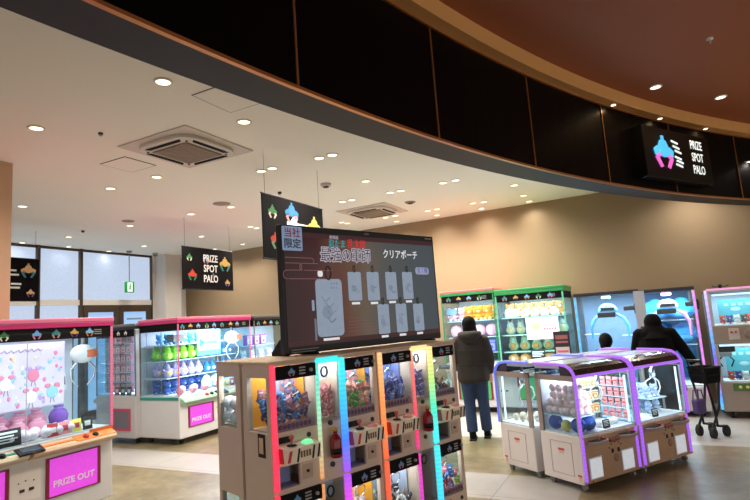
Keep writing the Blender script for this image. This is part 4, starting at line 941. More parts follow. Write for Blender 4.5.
MC = [mini_crane('low violet lit crane game nearest the camera, heaped with pink and blue plush', local(CP, CA, .387, 0), CA, VLED),
      mini_crane('low violet lit crane game on the right of the island, partly see through', local(CP, CA, 1.178, 0), CA, VLED, True),
      mini_crane('low blue lit crane game at the back left of the island facing away', local(CP, CA, .387, 1.04), CA + PI, BVLED, True),
      mini_crane('low violet lit crane game hidden at the back right of the island facing away', local(CP, CA, 1.178, 1.04), CA + PI, VLED, True)]
A, B, Cc, Dd = MC
wire_claw(A, .14, .2, .84, .8); wire_claw(B, .14, .16, .83, 1.0); wire_claw(Cc, .20, .2, .84, 1.2); wire_claw(Dd, 0, .2, .83)
MB().box(-.36, -.12, .04, .43, .622, .630).build('ball_shelf', mat('clear_shelf', (190, 210, 226), .25), A)
random.seed(3)
sp = []
for k, z in enumerate((.632, .702, .770, .835)):
    for i in range(3 - (k > 2)):
        for j in range(5 - (k > 1)): sp.append((-.325 + i * .075 + (k % 2) * .012, .085 + j * .076, z))
put('plush_ball', 'pale pink fluffy ball heaped on the left side of the nearest low machine', 'plush toy', 'pink fluffy balls in the nearest low machine', plush_mesh('ball', (255, 220, 226), (255, 240, 240), .037), A, sp, jit=3, tilt=.4)
put('plush_toy', 'blue plush toy at the lower left of the nearest low machine', 'plush toy', 'blue plush in the nearest low machine', plush_mesh('ball', (44, 84, 176), (90, 134, 210), .066), A, [(-.30, .08, .484), (-.30, .345, .484), (-.16, .09, .484)], jit=1)
put('plush_toy', 'yellow plush ball between blue plush at the side window of the nearest low machine', 'plush toy', None, plush_mesh('ball', (226, 206, 120), (240, 230, 170), .05), A, [(-.31, .21, .484)], jit=1)
for r in range(3): MB().box(.11, .37, .37, .43, .55 + r * .125 - .006, .55 + r * .125).build('rack_shelf', mat('clear_shelf', (190, 210, 226), .25), A)
put('boxed_prize', 'small cream boxed figure on the rear rack of the nearest low machine', 'box', 'cream boxes in the nearest low machine', plush_mesh('box', (240, 226, 186), (214, 150, 90), .070), A, [(.15 + i * .085, .40, .55 + r * .125) for r in range(3) for i in range(3)], rz=-.5)
for r in range(4): MB().box(.325, .365, .04, .34, .52 + r * .10 - .006, .52 + r * .10).build('rack_shelf', mat('clear_shelf', (190, 210, 226), .25), A)
put('snack_packet', 'small pink snack packet on the right side rack of the nearest low machine', 'snack packet', 'pink packets in the nearest low machine', plush_mesh('packet', (226, 156, 156), (180, 60, 70), .082), A, [(.345, .075 + i * .075, .562 + r * .10) for r in range(4) for i in range(4)], rz=-PI / 2)
card('notice_card', 'black notice card at the front of the nearest low machine', A, .03, .05, .484, .09, .075, (16, 15, 16), deco=NOTE)
put('plush_toy', 'white fluffy prize on the front bed of the nearest low machine', 'plush toy', 'white fluffy prizes in the nearest low machine', plush_mesh('ball', (236, 236, 240), (246, 220, 226), .032), A, [(-.08 + i * .078, .12, .484) for i in range(5)], jit=3)
put('plush_toy', 'pale blue and white plush toy at the rear of the right low machine', 'plush toy', 'pale blue toys in the right low machine', plush_mesh('bear', (170, 190, 220), (240, 236, 230), .055), B, [(.06 + i * .125, .2 + j * .13, .484 + k * .155) for i in range(2) for j in range(2) for k in range(2)], jit=.4)
MB().box(.0, .26, .12, .42, .628, .637).build('rack_shelf', mat('clear_shelf', (190, 210, 226), .25), B)
rk = MB()
for x in (-.30, -.1):
    rk.tube([(x, .36, .482), (x, .36, .90)], .005, 6)
for z in (.6, .72, .84): rk.tube([(-.30, .36, z), (-.1, .36, z)], .005, 6)
rk.build('wire_rack', WHITE, B)
card('notice_card', 'black notice card at the front of the right low machine', B, -.05, .05, .484, .09, .075, (16, 15, 16), deco=NOTE)
put('plush_toy', 'beige plush prize on the bed of the blue lit back left low machine', 'plush toy', 'beige prizes in the back left low machine', plush_mesh('ball', (214, 196, 176), (236, 226, 210), .035), Cc, [(.05 + i * .1, .1 + j * .1, .484) for i in range(3) for j in range(3)], jit=3)
for i, (s, tt) in enumerate(((.06, .06), (.70, .06), (.86, .06), (1.50, .06), (.06, .42), (.70, .42), (.86, .42), (1.50, .42), (.06, .60), (.70, .60), (.06, .98), (.70, .98), (.86, .60), (1.50, .60), (.86, .98), (1.5, .98))):
    mach = (A if s < .78 else B) if tt < .5 else (Cc if s < .78 else Dd)
    lx, ly = (s - (.387 if s < .78 else 1.178)), tt
    if tt > .5: lx, ly = -lx, 1.04 - tt
    c = MB(); c.tube([(lx - .014, ly, .027), (lx + .014, ly, .027)], .027, 12); c.box(lx - .018, lx + .018, ly - .01, ly + .02, .04, .07)
    c.build('caster', GREYM, mach)
# ================================================================ two-tier mini crane cabinets under the television
TANB = mat('tan_cabinet', (206, 184, 166), .4, noise=.04)
TANT = mat('tan_top_board', (206, 176, 140), .5, noise=.08, scale=5)
CREAMB = mat('cream_button_tray', (240, 224, 198), .4)
LILAC = mat('lilac_recess', (150, 156, 206), .5)
GA = math.radians(43); GP = (-.605, 2.84)
def holed(mb, x0, x1, z0, z1, hx0, hx1, hz0, hz1, y0, y1):
    mb.box(x0, hx0, y0, y1, z0, z1); mb.box(hx1, x1, y0, y1, z0, z1); mb.box(hx0, hx1, y0, y1, z0, hz0); mb.box(hx0, hx1, y0, y1, hz1, z1); return mb
UA, UB, CO = (.035, .295), (.505, .735), (.30, .46)
def capsule_cabinet(label, loc, rz, strips, detail=True, sticker=False):
    t = thing('mini_crane_cabinet', label, 'crane game', loc, rz); W, D = .765, .285
    sh = MB()
    sh.box(0, W, .0, D, .0, .10)
    sh.box(0, W, D - .014, D, .10, 1.40)
    for tt in (0, 1):
        zt = .755 + .655 * tt
        for (a, b) in ((0, .032), (.296, .302), (.458, .505), (.735, W)):      # uprights
            if a in (0, .735):
                sh.box(a, b, .0, D - .014, zt - .655, zt - .36); sh.box(a, b, 0, .03, zt - .36, zt - .07); sh.box(a, b, D - .05, D - .014, zt - .36, zt - .07); sh.box(a, b, 0, D - .014, zt - .07, zt)
            else: sh.box(a, b, .0, D - .014, zt - .655, zt)
        for (a, b) in (UA, UB):
            sh.box(a - .003, b, 0, D - .014, zt - .375, zt - .355)
            holed(sh, a - .003, b, zt - .655, zt - .375, a + .01, a + .135, zt - .64, zt - .53, 0.0, .018)
            sh.box(a - .003, b, 0, D - .014, zt - .012, zt)
        sh.box(.302, .458, 0, .018, zt - .655, zt - .335); sh.box(.302, .458, 0, D - .014, zt - .355, zt - .335); sh.box(.302, .458, 0, D - .014, zt - .012, zt)
    sh.build('cabinet_shell', TANB, t)
    MB().box(-.008, W + .004, -.012, D + .004, 1.41, 1.425).build('top_board', TANT, t, .003)
    for tt in (0, 1):
        zt = .755 + .655 * tt
        for u, (a, b) in enumerate((UA, UB)):
            hd = MB().box(a - .003, b + .002, -.012, .012, zt - .085, zt - .015).build('header_panel', BLACKM, t)
            emblem(MB(), a + .10, zt - .05, .045, -.012).build('claw_emblem', [em((100, 150, 190)), em((190, 110, 150))], hd)
            q = MB()
            for r in range(3): q.box(a + .15, a + .19, -.0145, -.012, zt - .068 + r * .016, zt - .060 + r * .016)
            q.lathe([(.010, 0), (.010, .012), (.004, .014)], 10, T=Matrix.Translation((a + .225, -.012, zt - .05)) @ Matrix.Rotation(PI / 2, 4, 'X'))
            q.build('header_print', mat('dim_print', (150, 148, 144), .5), hd)
            MB().box(a - .002, b, .004, .008, zt - .36, zt - .08).build('front_window', GLASS, t)
            if not detail: continue
            # prize chute, control box
            MB().box(a + .01, a + .135, .10, .104, zt - .64, zt - .53).build('chute_back', LILAC, t)
            MB().box(a + .01, a + .135, .018, .10, zt - .642, zt - .638).build('chute_floor', LILAC, t)
            q = MB().prism([(-.085, zt - .505), (0, zt - .52), (0, zt - .415), (-.085, zt - .43)], a + .0, a + .215, 'x')
            for i, x in enumerate((.060, .155, .190)): q.prism([(a + x, zt - .50), (a + x + .010, zt - .50), (a + x + .024, zt - .435), (a + x + .014, zt - .435)], -.088, -.085, m=1)
            q.prism([(-.06, zt - .50), (-.02, zt - .505), (-.01, zt - .43), (-.05, zt - .43)], a - .002, a + .001, 'x', m=2); q.prism([(a + .004, zt - .495), (a + .02, zt - .495), (a + .036, zt - .44), (a + .02, zt - .44)], -.088, -.085, m=2)
            [q.box(a + .085 + i * .018, a + .095 + i * .018, -.088, -.085, zt - .482, zt - .45, 3) for i in range(4)]
            bx = q.build('control_box', [CREAMB, BLACK, mat('decal_red', (196, 44, 52), .4), mat('print_brown', (120, 86, 60), .5)], t)
            MB().lathe([(.028, 0), (.026, .004), (.010, .008)], 14, c=(a + .06, -.045, zt - .423)).build('joystick_base', BLACK, bx)
            j = MB().tube([(a + .06, -.045, zt - .42), (a + .06, -.045, zt - .39)], .006, 8); j.ell((a + .06, -.045, zt - .38), .014, n=10); j.build('joystick', mat('joystick_rose', (190, 90, 80), .3), bx)
            lit = (u == 0 and tt == 1 and 'red' in label)
            MB().ell((a + .155, -.045, zt - .424), .036, .028, .02, 14).build('push_button', glow('button_green', (120, 230, 160), .9) if lit else mat('button_pink', (226, 150, 140), .3), bx)
            MB().lathe([(.013, 0), (.013, .006), (.006, .008)], 10, T=Matrix.Translation((a + .20, .0, zt - .395)) @ Matrix.Rotation(PI / 2, 4, 'X')).build('lock_knob', DARK, t)
            MB().box(a + .15, a + .215, -.004, .0, zt - .62, zt - .545).build('coin_door', mat('tan_door', (186, 160, 140), .4), t)
            MB().lathe([(.008, 0), (.008, .008)], 8, T=Matrix.Translation((a + .18, -.004, zt - .58)) @ Matrix.Rotation(PI / 2, 4, 'X')).build('coin_slot', BLACK, t)
            MB().box(a + .01, a + .09, -.003, 0, zt - .412, zt - .38).build('dark_plate', BLACK, t)
        if detail:
            MB().box(.302, .458, .004, .008, zt - .335, zt - .03).build('column_window', GLASS, t)
            for z in (zt - .36, zt - .585): MB().lathe([(.014, 0), (.014, .010), (.006, .012)], 12, T=Matrix.Translation((.385, 0, z)) @ Matrix.Rotation(PI / 2, 4, 'X')).build('lock_knob', DARK, t)
            b = MB(); b.lathe([(.030, 0), (.032, .01), (.032, .095), (.018, .12), (.012, .125), (.012, .14), (.016, .142), (.016, .155)], 14, c=(.392, -.034, zt - .545))
            bo = b.build('red_bottle', mat('bottle_red', (130, 14, 26), .25), t)
            MB().lathe([(.0325, .02), (.0325, .05)], 14, c=(.392, -.034, zt - .545)).build('bottle_label', BLACK, bo)
            MB().lathe([(.017, .142), (.017, .158)], 14, c=(.392, -.034, zt - .545)).build('bottle_cap', mat('cap_gold', (190, 140, 60), .3), bo)
            if tt == 1:
                tp_ = MB().box(.30, .46, -.014, .0, zt - .025, zt + .01).build('light_strip', strips[1], t, .004)
            MB().box(.298, .316, -.014, .0, zt - .645, zt - .02).build('light_strip', strips[2], t)
            ring = MB(); n = 18; ring.tube([(.375 + .022 * math.cos(2 * PI * i / n), .016, zt - .075 + .028 * math.sin(2 * PI * i / n)) for i in range(n + 1)], .006, 6, caps=False); ring.build('hanging_ring', BLACK, t)
            MB().box(.304, .456, .10, .104, zt - .13, zt - .03).build('column_card', mat('mirror_blue', (206, 220, 240), .4), t)
            MB().box(.004, .030, -.022, -.0, zt - .645, zt - .005).build('light_strip', strips[0], t, .005)
            MB().box(.462, .500, -.024, -.0, zt - .645, zt - .005).build('light_strip', strips[1], t, .005)
        for x in (.008, W - .012): MB().box(x, x + .004, .03, D - .05, zt - .36, zt - .07).build('side_window', GLASS, t)
    if sticker:
        s_ = MB().box(-.004, 0, .06, .13, .93, 1.05).build('side_notice', BLACK, t); MB().box(-.006, -.004, .075, .115, .95, 1.03).build('notice_print', mat('label_tan', (214, 176, 140), .5), s_)
    t['lx'], t['ly'], t['lr'] = loc[0], loc[1], rz
    return t
RL = led('red_led', [(0, (240, 40, 76)), (1, (246, 56, 88))], 1.1, dots=36)
CY = led('cyan_violet_led', [(0, (200, 60, 220)), (.42, (210, 70, 230)), (.52, (150, 80, 240)), (.62, (70, 120, 250)), (.78, (40, 190, 240)), (.92, (50, 226, 232)), (1, (60, 220, 210))], 1.15, dots=36)
OG = led('orange_gold_led', [(0, (246, 70, 60)), (.5, (250, 96, 56)), (.75, (250, 150, 80)), (1, (250, 206, 140))], 1.1, dots=36)
GC = led('gold_cyan_led', [(0, (70, 150, 250)), (.3, (60, 210, 250)), (.55, (70, 230, 236)), (.68, (80, 226, 180)), (.8, (190, 226, 120)), (.92, (246, 220, 140)), (1, (250, 214, 150))], 1.15, dots=36)
T1 = led('green_orange_led', [(0, (200, 120, 70)), (.5, (226, 150, 90)), (.75, (150, 230, 190)), (.95, (60, 220, 210)), (1, (60, 220, 210))], 1.0, dots=36)
T2 = led('magenta_gold_led', [(0, (170, 60, 220)), (.4, (230, 60, 190)), (.6, (240, 60, 100)), (.85, (240, 120, 110)), (1, (250, 214, 150))], 1.0, dots=36)
K1 = capsule_cabinet('tan two tier mini crane cabinet with red and cyan light strips under the television', GP, GA, (RL, CY, T1), sticker=True)
K2 = capsule_cabinet('tan two tier mini crane cabinet with orange and gold light strips under the television', local(GP, GA, .775, 0), GA, (OG, GC, T2))
K3 = capsule_cabinet('plain tan mini crane cabinet backing the red strip one, side window facing left', local(GP, GA, .765, .60), GA + PI, (RL, CY, T1), detail=False)
K4 = capsule_cabinet('plain tan mini crane cabinet backing the orange strip one, behind the television', local(GP, GA, 1.54, .60), GA + PI, (RL, CY, T1), detail=False)
for k_ in (K1, K2): lamp('AREA', k_, (.16, .14, 1.385), 1.5, (1, .96, .92), .2, .2); lamp('AREA', k_, (.62, .14, 1.385), 1.5, (1, .96, .92), .2, .2); lamp('AREA', k_, (.16, .14, .73), 1.5, (1, .96, .92), .2, .2); lamp('AREA', k_, (.62, .14, .73), 1.5, (1, .96, .92), .2, .2); lamp('AREA', k_, (.38, .08, 1.385), 1.2, (1, .96, .92), .12, .2)
random.seed(11)
def unit_fill(m, a, tt, cols, what, where, n=(5, 3, 4), backdrop=None, hang=None, s=.053, kind='packet'):
    zt = .755 + .655 * tt; z0 = zt - .355
    k = 0; groups = [[] for _ in cols]
    for l in range(n[2]):
        for j in range(n[1]):
            for i in range(n[0]):
                g = random.randrange(len(cols))
                groups[g].append((a + .026 + i * .049 + random.uniform(-.006, .006), .055 + j * .062 + random.uniform(-.006, .006), z0 + (.028 if kind == 'packet' else .002) + l * .040 + random.uniform(0, .006) + j * .018))
    for (nm, c1, c2), sp in zip(cols, groups):
        if sp: put(what.replace(' ', '_'), nm + ' ' + what + ' in the pile ' + where, what.split()[-1], nm + ' prizes ' + where, plush_mesh(kind, c1, c2, s), m, sp, jit=1.2, tilt=.7)
    lip = MB().box(a + .002, a + .255, .012, .018, z0, z0 + .045); lo = lip.build('unit_lip', mat('lip_rose', (190, 120, 130), .4), m)
    q = MB()
    for i in range(8): q.ell((a + .03 + i * .027, .010, z0 + .022), .012, .003, .014, 8)
    q.build('lip_print', mat('lip_print', (110, 60, 90), .5), lo)
    if backdrop: MB().box(a, a + .25, .262, .268, z0, zt - .02).box(a + .250, a + .256, .10, .268, z0, zt - .09).build('backdrop', backdrop, m)
    if hang:
        hp = MB().box(a + .12, a + .24, .16, .166, zt - .20, zt - .08).build('hanging_sheet', hang, m)
        q = MB()
        for i in range(10): q.ell((a + .13 + random.uniform(0, .1), .159, zt - .19 + random.uniform(0, .1)), .012, .003, .014, 8)
        q.build('sheet_print', mat('sheet_print', (110, 160, 214), .5), hp)
    MB().box(a + .085, a + .115, .14, .17, z0, zt - .02).build('white_pillar', mat('pillar_blue', (190, 200, 236), .4), m)
    wire = MB(); wire.tube([(a + .17, .12, zt - .02), (a + .17, .12, zt - .13)], .006, 6); wire.ell((a + .17, .12, zt - .13), .014, n=10)
    for sg in (-1, 1): wire.tube([(a + .17 + sg * .012, .12, zt - .13), (a + .17 + sg * .04, .12, zt - .15), (a + .17 + sg * .035, .12, zt - .185), (a + .17 + sg * .012, .12, zt - .20)], .004, 6)
    wire.build('claw', CHROME, m)
YEL = mat('backdrop_amber', (236, 160, 44), .6, noise=.1); BLB = mat('backdrop_blue', (120, 130, 190), .6); GRB = mat('backdrop_grey', (170, 176, 196), .6); HP = mat('hang_pink', (226, 150, 160), .6)
unit_fill(K1, UA[0], 1, (('blue', (70, 130, 200), (214, 224, 236)), ('navy and white', (60, 70, 130), (220, 220, 230)), ('dusty rose', (186, 120, 140), (230, 210, 214))), 'wrapped snack', 'in the upper unit beside the red strip', backdrop=YEL, hang=HP)
unit_fill(K1, UB[0], 1, (('peach', (236, 176, 150), (246, 226, 210)), ('rose', (220, 130, 130), (240, 206, 200)), ('green', (90, 170, 80), (210, 230, 190))), 'wrapped candy', 'in the upper unit right of the cyan strip', backdrop=YEL, hang=HP)
unit_fill(K2, UA[0], 1, (('royal blue', (60, 72, 190), (206, 210, 240)), ('silver blue', (150, 160, 214), (236, 236, 246)), ('indigo', (46, 44, 120), (180, 180, 230))), 'wrapped sweet', 'in the upper unit right of the orange strip', backdrop=BLB, hang=mat('hang_blue', (110, 120, 206), .6))
unit_fill(K2, UB[0], 1, (('mint', (150, 206, 190), (230, 240, 236)), ('dark green', (60, 90, 84), (200, 220, 210)), ('brown', (90, 60, 56), (200, 160, 140))), 'wrapped biscuit', 'in the upper unit at the right end', n=(5, 3, 2))
unit_fill(K1, UA[0], 0, (('violet', (150, 110, 190), (230, 220, 240)), ('white', (230, 226, 226), (200, 120, 140))), 'wrapped gum', 'in the lower unit beside the red strip', backdrop=YEL)
unit_fill(K1, UB[0], 0, (('pale lilac', (206, 196, 222), (240, 236, 244)), ('apricot', (236, 180, 120), (246, 230, 210))), 'wrapped wafer', 'in the lower unit right of the cyan strip', n=(5, 3, 2), backdrop=YEL)
unit_fill(K2, UA[0], 0, (('white', (226, 222, 220), (120, 100, 100)), ('black', (50, 46, 50), (230, 226, 226)), ('tan', (206, 160, 130), (240, 226, 216))), 'wrapped cracker', 'in the lower unit right of the orange strip', n=(5, 3, 2), backdrop=GRB)
unit_fill(K2, UB[0], 0, (('pink', (236, 120, 150), (250, 220, 226)), ('lime', (170, 214, 80), (236, 244, 200)), ('bright blue', (60, 130, 214), (210, 226, 244)), ('red', (226, 60, 70), (250, 210, 200))), 'wrapped lollipop', 'in the lower unit at the right end', n=(5, 3, 3))
for m, nm, c in ((K1, 'the cyan framed column', (206, 110, 120)), (K2, 'the gold framed column', (110, 96, 180))):
    zt = 1.41
    put('wrapped_toffee', 'small wrapped toffee heaped behind the glass of ' + nm, 'toffee', 'toffees in ' + nm, plush_mesh('packet', c, (230, 200, 200), .05), m, [(.335 + i * .05, .05 + j * .05, 1.41 - .335 + .03 + l * .042) for i in range(3) for j in range(2) for l in range(4)], jit=1, tilt=.7)
    for l in (0, ): pass
for m in (K3,):
    put('plush_toy', 'white plush toy behind the side window of the plain cabinet at the far left', 'plush toy', 'white toys behind the far left side window', plush_mesh('ball', (226, 220, 226), (236, 200, 206), .04), m, [(.54 + i * .085, .05 + j * .085, zz + l * .08) for i in range(3) for j in range(3) for l in range(2) for zz in (1.41 - .352, .755 - .352)], jit=2)
    lamp('AREA', m, (.62, .14, 1.385), 2.5, (1, .98, .96), .2, .2)
# ================================================================ television
tv = thing('television', 'large black flat television standing on the tan cabinets, dark red and grey product screen', 'television', local(GP, GA, 1.03, .30, 1.4255), GA)
TW = .727
MB().box(-TW, TW, 0, .05, .008, .822).build('casing', BLACK, tv, .006)
def screen_mat():
    m = bpy.data.materials.new('screen_picture'); m.use_nodes = True; nt = m.node_tree; n = nt.nodes; Lk = nt.links
    b = n['Principled BSDF']; b.inputs['Base Color'].default_value = (.012, .012, .014, 1); b.inputs['Roughness'].default_value = .18
    tc = n.new('ShaderNodeTexCoord'); sp = n.new('ShaderNodeSeparateXYZ'); Lk.new(tc.outputs['Object'], sp.inputs[0])
    mp = n.new('ShaderNodeMapRange'); mp.inputs[1].default_value = -TW; mp.inputs[2].default_value = TW; Lk.new(sp.outputs['X'], mp.inputs[0])
    r = n.new('ShaderNodeValToRGB'); e = r.color_ramp.elements
    e[0].position, e[0].color = 0, rgb((46, 14, 18)); e[1].position, e[1].color = 1, rgb((64, 76, 84))
    for p, c in ((.18, (66, 22, 26)), (.34, (104, 62, 44)), (.46, (108, 90, 74)), (.60, (84, 84, 82)), (.8, (68, 78, 84))): e.new(p).color = rgb(c)
    nz = n.new('ShaderNodeTexNoise'); nz.inputs['Scale'].default_value = 2.5; Lk.new(tc.outputs['Object'], nz.inputs['Vector'])
    ad = n.new('ShaderNodeMath'); ad.operation = 'MULTIPLY_ADD'; ad.inputs[1].default_value = .22; Lk.new(nz.outputs['Fac'], ad.inputs[0])
    sb = n.new('ShaderNodeMath'); sb.operation = 'SUBTRACT'; sb.inputs[1].default_value = .11; Lk.new(mp.outputs[0], sb.inputs[0]); Lk.new(sb.outputs[0], ad.inputs[2])
    Lk.new(ad.outputs[0], r.inputs[0]); Lk.new(r.outputs[0], b.inputs['Emission Color']); b.inputs['Emission Strength'].default_value = .60; b.inputs['Specular IOR Level'].default_value = .25
    return m
scb = MB().box(-TW + .022, TW - .02, -.003, .0, .052, .778)
scb.box(-TW + .022, TW - .02, -.004, -.003, .745, .778, 1); scb.box(-TW + .022, TW - .02, -.004, -.003, .052, .085, 1)
def swirls(sw):
    for (z, x0, x1) in ((.61, -.70, -.50), (.575, -.70, -.60), (.575, -.57, -.45), (.53, -.69, -.59), (.53, -.56, -.33), (.475, -.68, -.36)): sw.tube([(x0, -.0045, z), (x1, -.0045, z)], .0028, 5, 2)
    for (cx_, cz_, r, a0, a1) in ((-.60, .5525, .0225, -90, 90), (-.57, .5525, .0225, 90, 270), (-.69, .5025, .0275, 90, 270), (-.50, .59, .02, -60, 90)):
        sw.tube([(cx_ + r * math.cos(math.radians(a0 + (a1 - a0) * i / 8)), -.0045, cz_ + r * math.sin(math.radians(a0 + (a1 - a0) * i / 8))) for i in range(9)], .0028, 5, 2)
    for i in range(5): sw.tube([(-.22, -.0045, .12 + i * .022), (.03 - .03 * i, -.0045, .12 + i * .022)], .0016, 5, 2)
swirls(scb)
scr = scb.build('screen', [screen_mat(), glow('screen_maroon', (50, 14, 18), .75), glow('swirl_line', (120, 84, 84), .7)], tv)
PG = glow('pouch_grey', (128, 142, 160), .8); PL_ = glow('pouch_line', (92, 100, 114), .8); SW_ = glow('screen_white', (206, 208, 212), .85); SD = glow('screen_dark', (34, 28, 30), .8); SB = glow('screen_blue', (58, 66, 150), .9); SR = glow('screen_red', (170, 34, 40), .95); STl = glow('screen_teal', (30, 130, 140), .9); GLD = glow('pouch_shade', (112, 124, 142), .85)
def rrect(x0, x1, z0, z1, c, n=5):
    pts = []
    for (cx_, cz_, a0) in ((x1 - c, z1 - c, 0), (x0 + c, z1 - c, 90), (x0 + c, z0 + c, 180), (x1 - c, z0 + c, 270)):
        for i in range(n + 1):
            a = math.radians(a0 + 90 * i / n); pts.append((cx_ + c * math.cos(a), cz_ + c * math.sin(a)))
    return pts
def pouch(x0, x1, z0, z1, big=False):
    c = .03 if big else .012; q = MB(); cx_ = (x0 + x1) / 2; w_ = x1 - x0; hh = z1 - z0
    q.prism(rrect(x0, x1, z0, z1, c), -.0045, -.0032, m=0)
    q.prism(rrect(x0 + w_ * .06, x1 - w_ * .06, z0 + hh * .05, z1 - hh * .04, c * .8), -.0052, -.0045, m=1 if False else 0)
    # faint abstract pencil strokes
    for k in range(5 if big else 3):
        a = random.uniform(.2, .6); b = random.uniform(.3, .7)
        q.tube([(x0 + w_ * a, -.0055, z0 + hh * b), (x0 + w_ * (a + .12), -.0055, z0 + hh * (b - .09)), (x0 + w_ * (a + .3), -.0055, z0 + hh * (b - .02))], .0022 if big else .0016, 5, 1)
    q.ell((cx_ - w_ * .1, -.005, z0 + hh * .42), w_ * .2, .0012, hh * .12, 12, 4)
    n = 16; rz_, rx_ = (.045, .022) if big else (.024, .009)
    q.tube([(cx_ + rx_ * math.cos(2 * PI * i / n), -.0055, z1 + rz_ * .9 + rz_ * math.sin(2 * PI * i / n)) for i in range(n + 1)], .005 if big else .0028, 6, 2, caps=False)
    q.box(cx_ - w_ * .3, cx_ + w_ * .3, -.0048, -.0034, z0 - .026, z0 - .010, 3)
    if big:
        q.prism(rrect(x0 - .035, x0 - .015, z0 + .17, z0 + .24, .009), -.005, -.0035, m=0); q.prism(rrect(cx_ - .085, cx_ - .045, z1 + .015, z1 + .055, .012), -.005, -.0035, m=3); q.box(x0 - .022, x0 - .006, -.005, -.0035, z0 - .02, z0 + .12, 1)
        for k in range(6): q.ell((x0 + w_ * (.6 + .1 * (k % 3)), -.0055, z1 - .03 - .03 * (k // 3)), .005, .001, .005, 6, 1)
    q.build('pouch_picture', [PG, PL_, SD, SW_, GLD], scr)
pouch(-.478, -.258, .098, .474, True)
for x0, x1, z0, z1 in ((-.200, -.080, .325, .524), (-.025, .090, .322, .526), (.158, .270, .324, .528), (.333, .442, .324, .530), (.058, .169, .082, .293), (.239, .352, .082, .292), (.427, .536, .081, .287)): pouch(x0, x1, z0, z1)
SWT = glow('title_outline', (170, 166, 178), .85)
for dx, dz in ((.005, .004), (-.005, .004), (.005, -.004), (-.005, -.004), (.0, .006), (.0, -.006)): text('最強の軍師', .105, SWT, scr, -.20 + dx, -.0042, .632 + dz, sx=.86, depth=.0004)
text('最強の軍師', .105, SD, scr, -.20, -.0054, .632, sx=.86, depth=.0004)
text('劇場版', .026, SWT, scr, -.30, -.0042, .757, depth=.0004)
for dx in (-.002, .002):
    text('忍たま', .062, STl, scr, -.275 + dx, -.0042, .712, sx=.8, depth=.0004); text('乱太郎', .070, SR, scr, -.10 + dx, -.0042, .716, sx=.8, depth=.0004)
text('クリアポーチ', .072, SW_, scr, .335, -.0042, .657, bold=.001, sx=.87, depth=.0004)
text('全７種', .052, SB, scr, .562, -.0056, .540, bold=0, sx=.8, depth=.0004); scp = MB().prism(rrect(.485, .638, .512, .568, .02), -.0045, -.0035); scp.build('caption_plate', glow('caption_grey', (150, 156, 176), .7), scr)
q = MB()
for i in range(16): q.box(-.68 + i * .013, -.672 + i * .013, -.0045, -.0035, .030, .037); q.box(-.68 + i * .011, -.673 + i * .011, -.0045, -.0035, .016, .022)
q.build('small_print', mat('dim_print', (150, 148, 144), .5), tv)
q = MB()
for i in range(5): q.box(.625 + i * .016, .637 + i * .016, -.004, -.003, .795, .806)
q.build('maker_mark', mat('dim_print', (150, 148, 144), .5), tv)
MB().ell((0, -.002, .80), .03, .006, .008, 12).build('sensor', GREYM, tv)
cd = thing('sticker_card', 'pale blue card with red and black Japanese writing stuck on the top left television corner', 'sticker', local(GP, GA, 1.03 - .641, .2945, 1.4255 + .732), GA)
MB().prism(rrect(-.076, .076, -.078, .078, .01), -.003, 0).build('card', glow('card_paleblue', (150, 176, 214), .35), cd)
text('当社', .064, mat('print_crimson', (176, 24, 40), .5), cd, 0, -.0035, .034, bold=.001, depth=.0005); text('限定', .066, mat('ink_dark', (26, 26, 44), .5), cd, 0, -.0035, -.036, bold=.001, depth=.0005)
for x in (-.55, .55):
    f = MB(); f.box(x - .02, x + .02, -.08, .22, -.0, .012); f.box(x - .02, x + .02, .035, .075, .0, .10); f.build('stand_foot', BLACKM, tv, .004)
f = MB(); f.prism([(.05, .0), (.20, .0), (.20, .02), (.10, .10), (.05, .10)], -.70, -.66, 'x'); f.build('stand_bracket', BLACKM, tv)
# ================================================================ people
def remesh(mb, name, mt, vox, parent, smooth=6, label=None):
    me = mb.mesh('tmp', mt); o = bpy.data.objects.new('tmp', me); COL.objects.link(o)
    r = o.modifiers.new('r', 'REMESH'); r.mode = 'VOXEL'; r.voxel_size = vox; r.use_smooth_shade = True
    s = o.modifiers.new('s', 'SMOOTH'); s.factor = .5; s.iterations = smooth
    dg = bpy.context.evaluated_depsgraph_get()
    m2 = bpy.data.meshes.new_from_object(o.evaluated_get(dg)); m2.name = name
    bpy.data.objects.remove(o)
    m2.materials.clear(); m2.materials.append(mt)
    return link(name, m2, parent, 0, label)
SKIN = mat('skin', (206, 160, 134), .55, noise=.04)
def ring(pts, mb, rads, n=12): mb.tube(pts, rads, n)
def lofted(mb, secs, n=20):
    """horizontal oval sections (cx, cy, z, rx, ry) joined upward"""
    vs = []
    for cx_, cy_, z, rx, ry in secs:
        for j in range(n):
            a = 2 * PI * j / n; vs.append((cx_ + rx * math.cos(a), cy_ + ry * math.sin(a), z))
    k = len(secs)
    fs = [(i * n + j, i * n + (j + 1) % n, (i + 1) * n + (j + 1) % n, (i + 1) * n + j) for i in range(k - 1) for j in range(n)] + [tuple(range(n))[::-1], tuple(range((k - 1) * n, k * n))]
    return mb.add(vs, fs, 0, True)
def hand(mb, wrist, d, out, s=1.0):
    """palm and five curled fingers; d = direction of the hand, out = thumb side"""
    d = Vector(d).normalized(); out = Vector(out); out = (out - d * out.dot(d)).normalized(); up = d.cross(out); w_ = Vector(wrist)
    mb.tube([w_ - d * .02, w_ + d * .03, w_ + d * .085], [.024 * s, .034 * s, .036 * s], 10)
    for k, ln in enumerate((.070, .078, .072, .056)):
        b = w_ + d * .085 + out * (.027 - .018 * k)
        mb.tube([b - d * .02, b + d * ln * .5, b + d * ln * .85 + up * .018, b + d * ln * .9 + up * .04], [.0105, .0100, .0092, .0080], 8)
    b = w_ + d * .03 + out * .03
    mb.tube([b - d * .01, b + out * .022 + d * .03, b + out * .022 + d * .065 + up * .01], [.013, .0115, .009], 8)
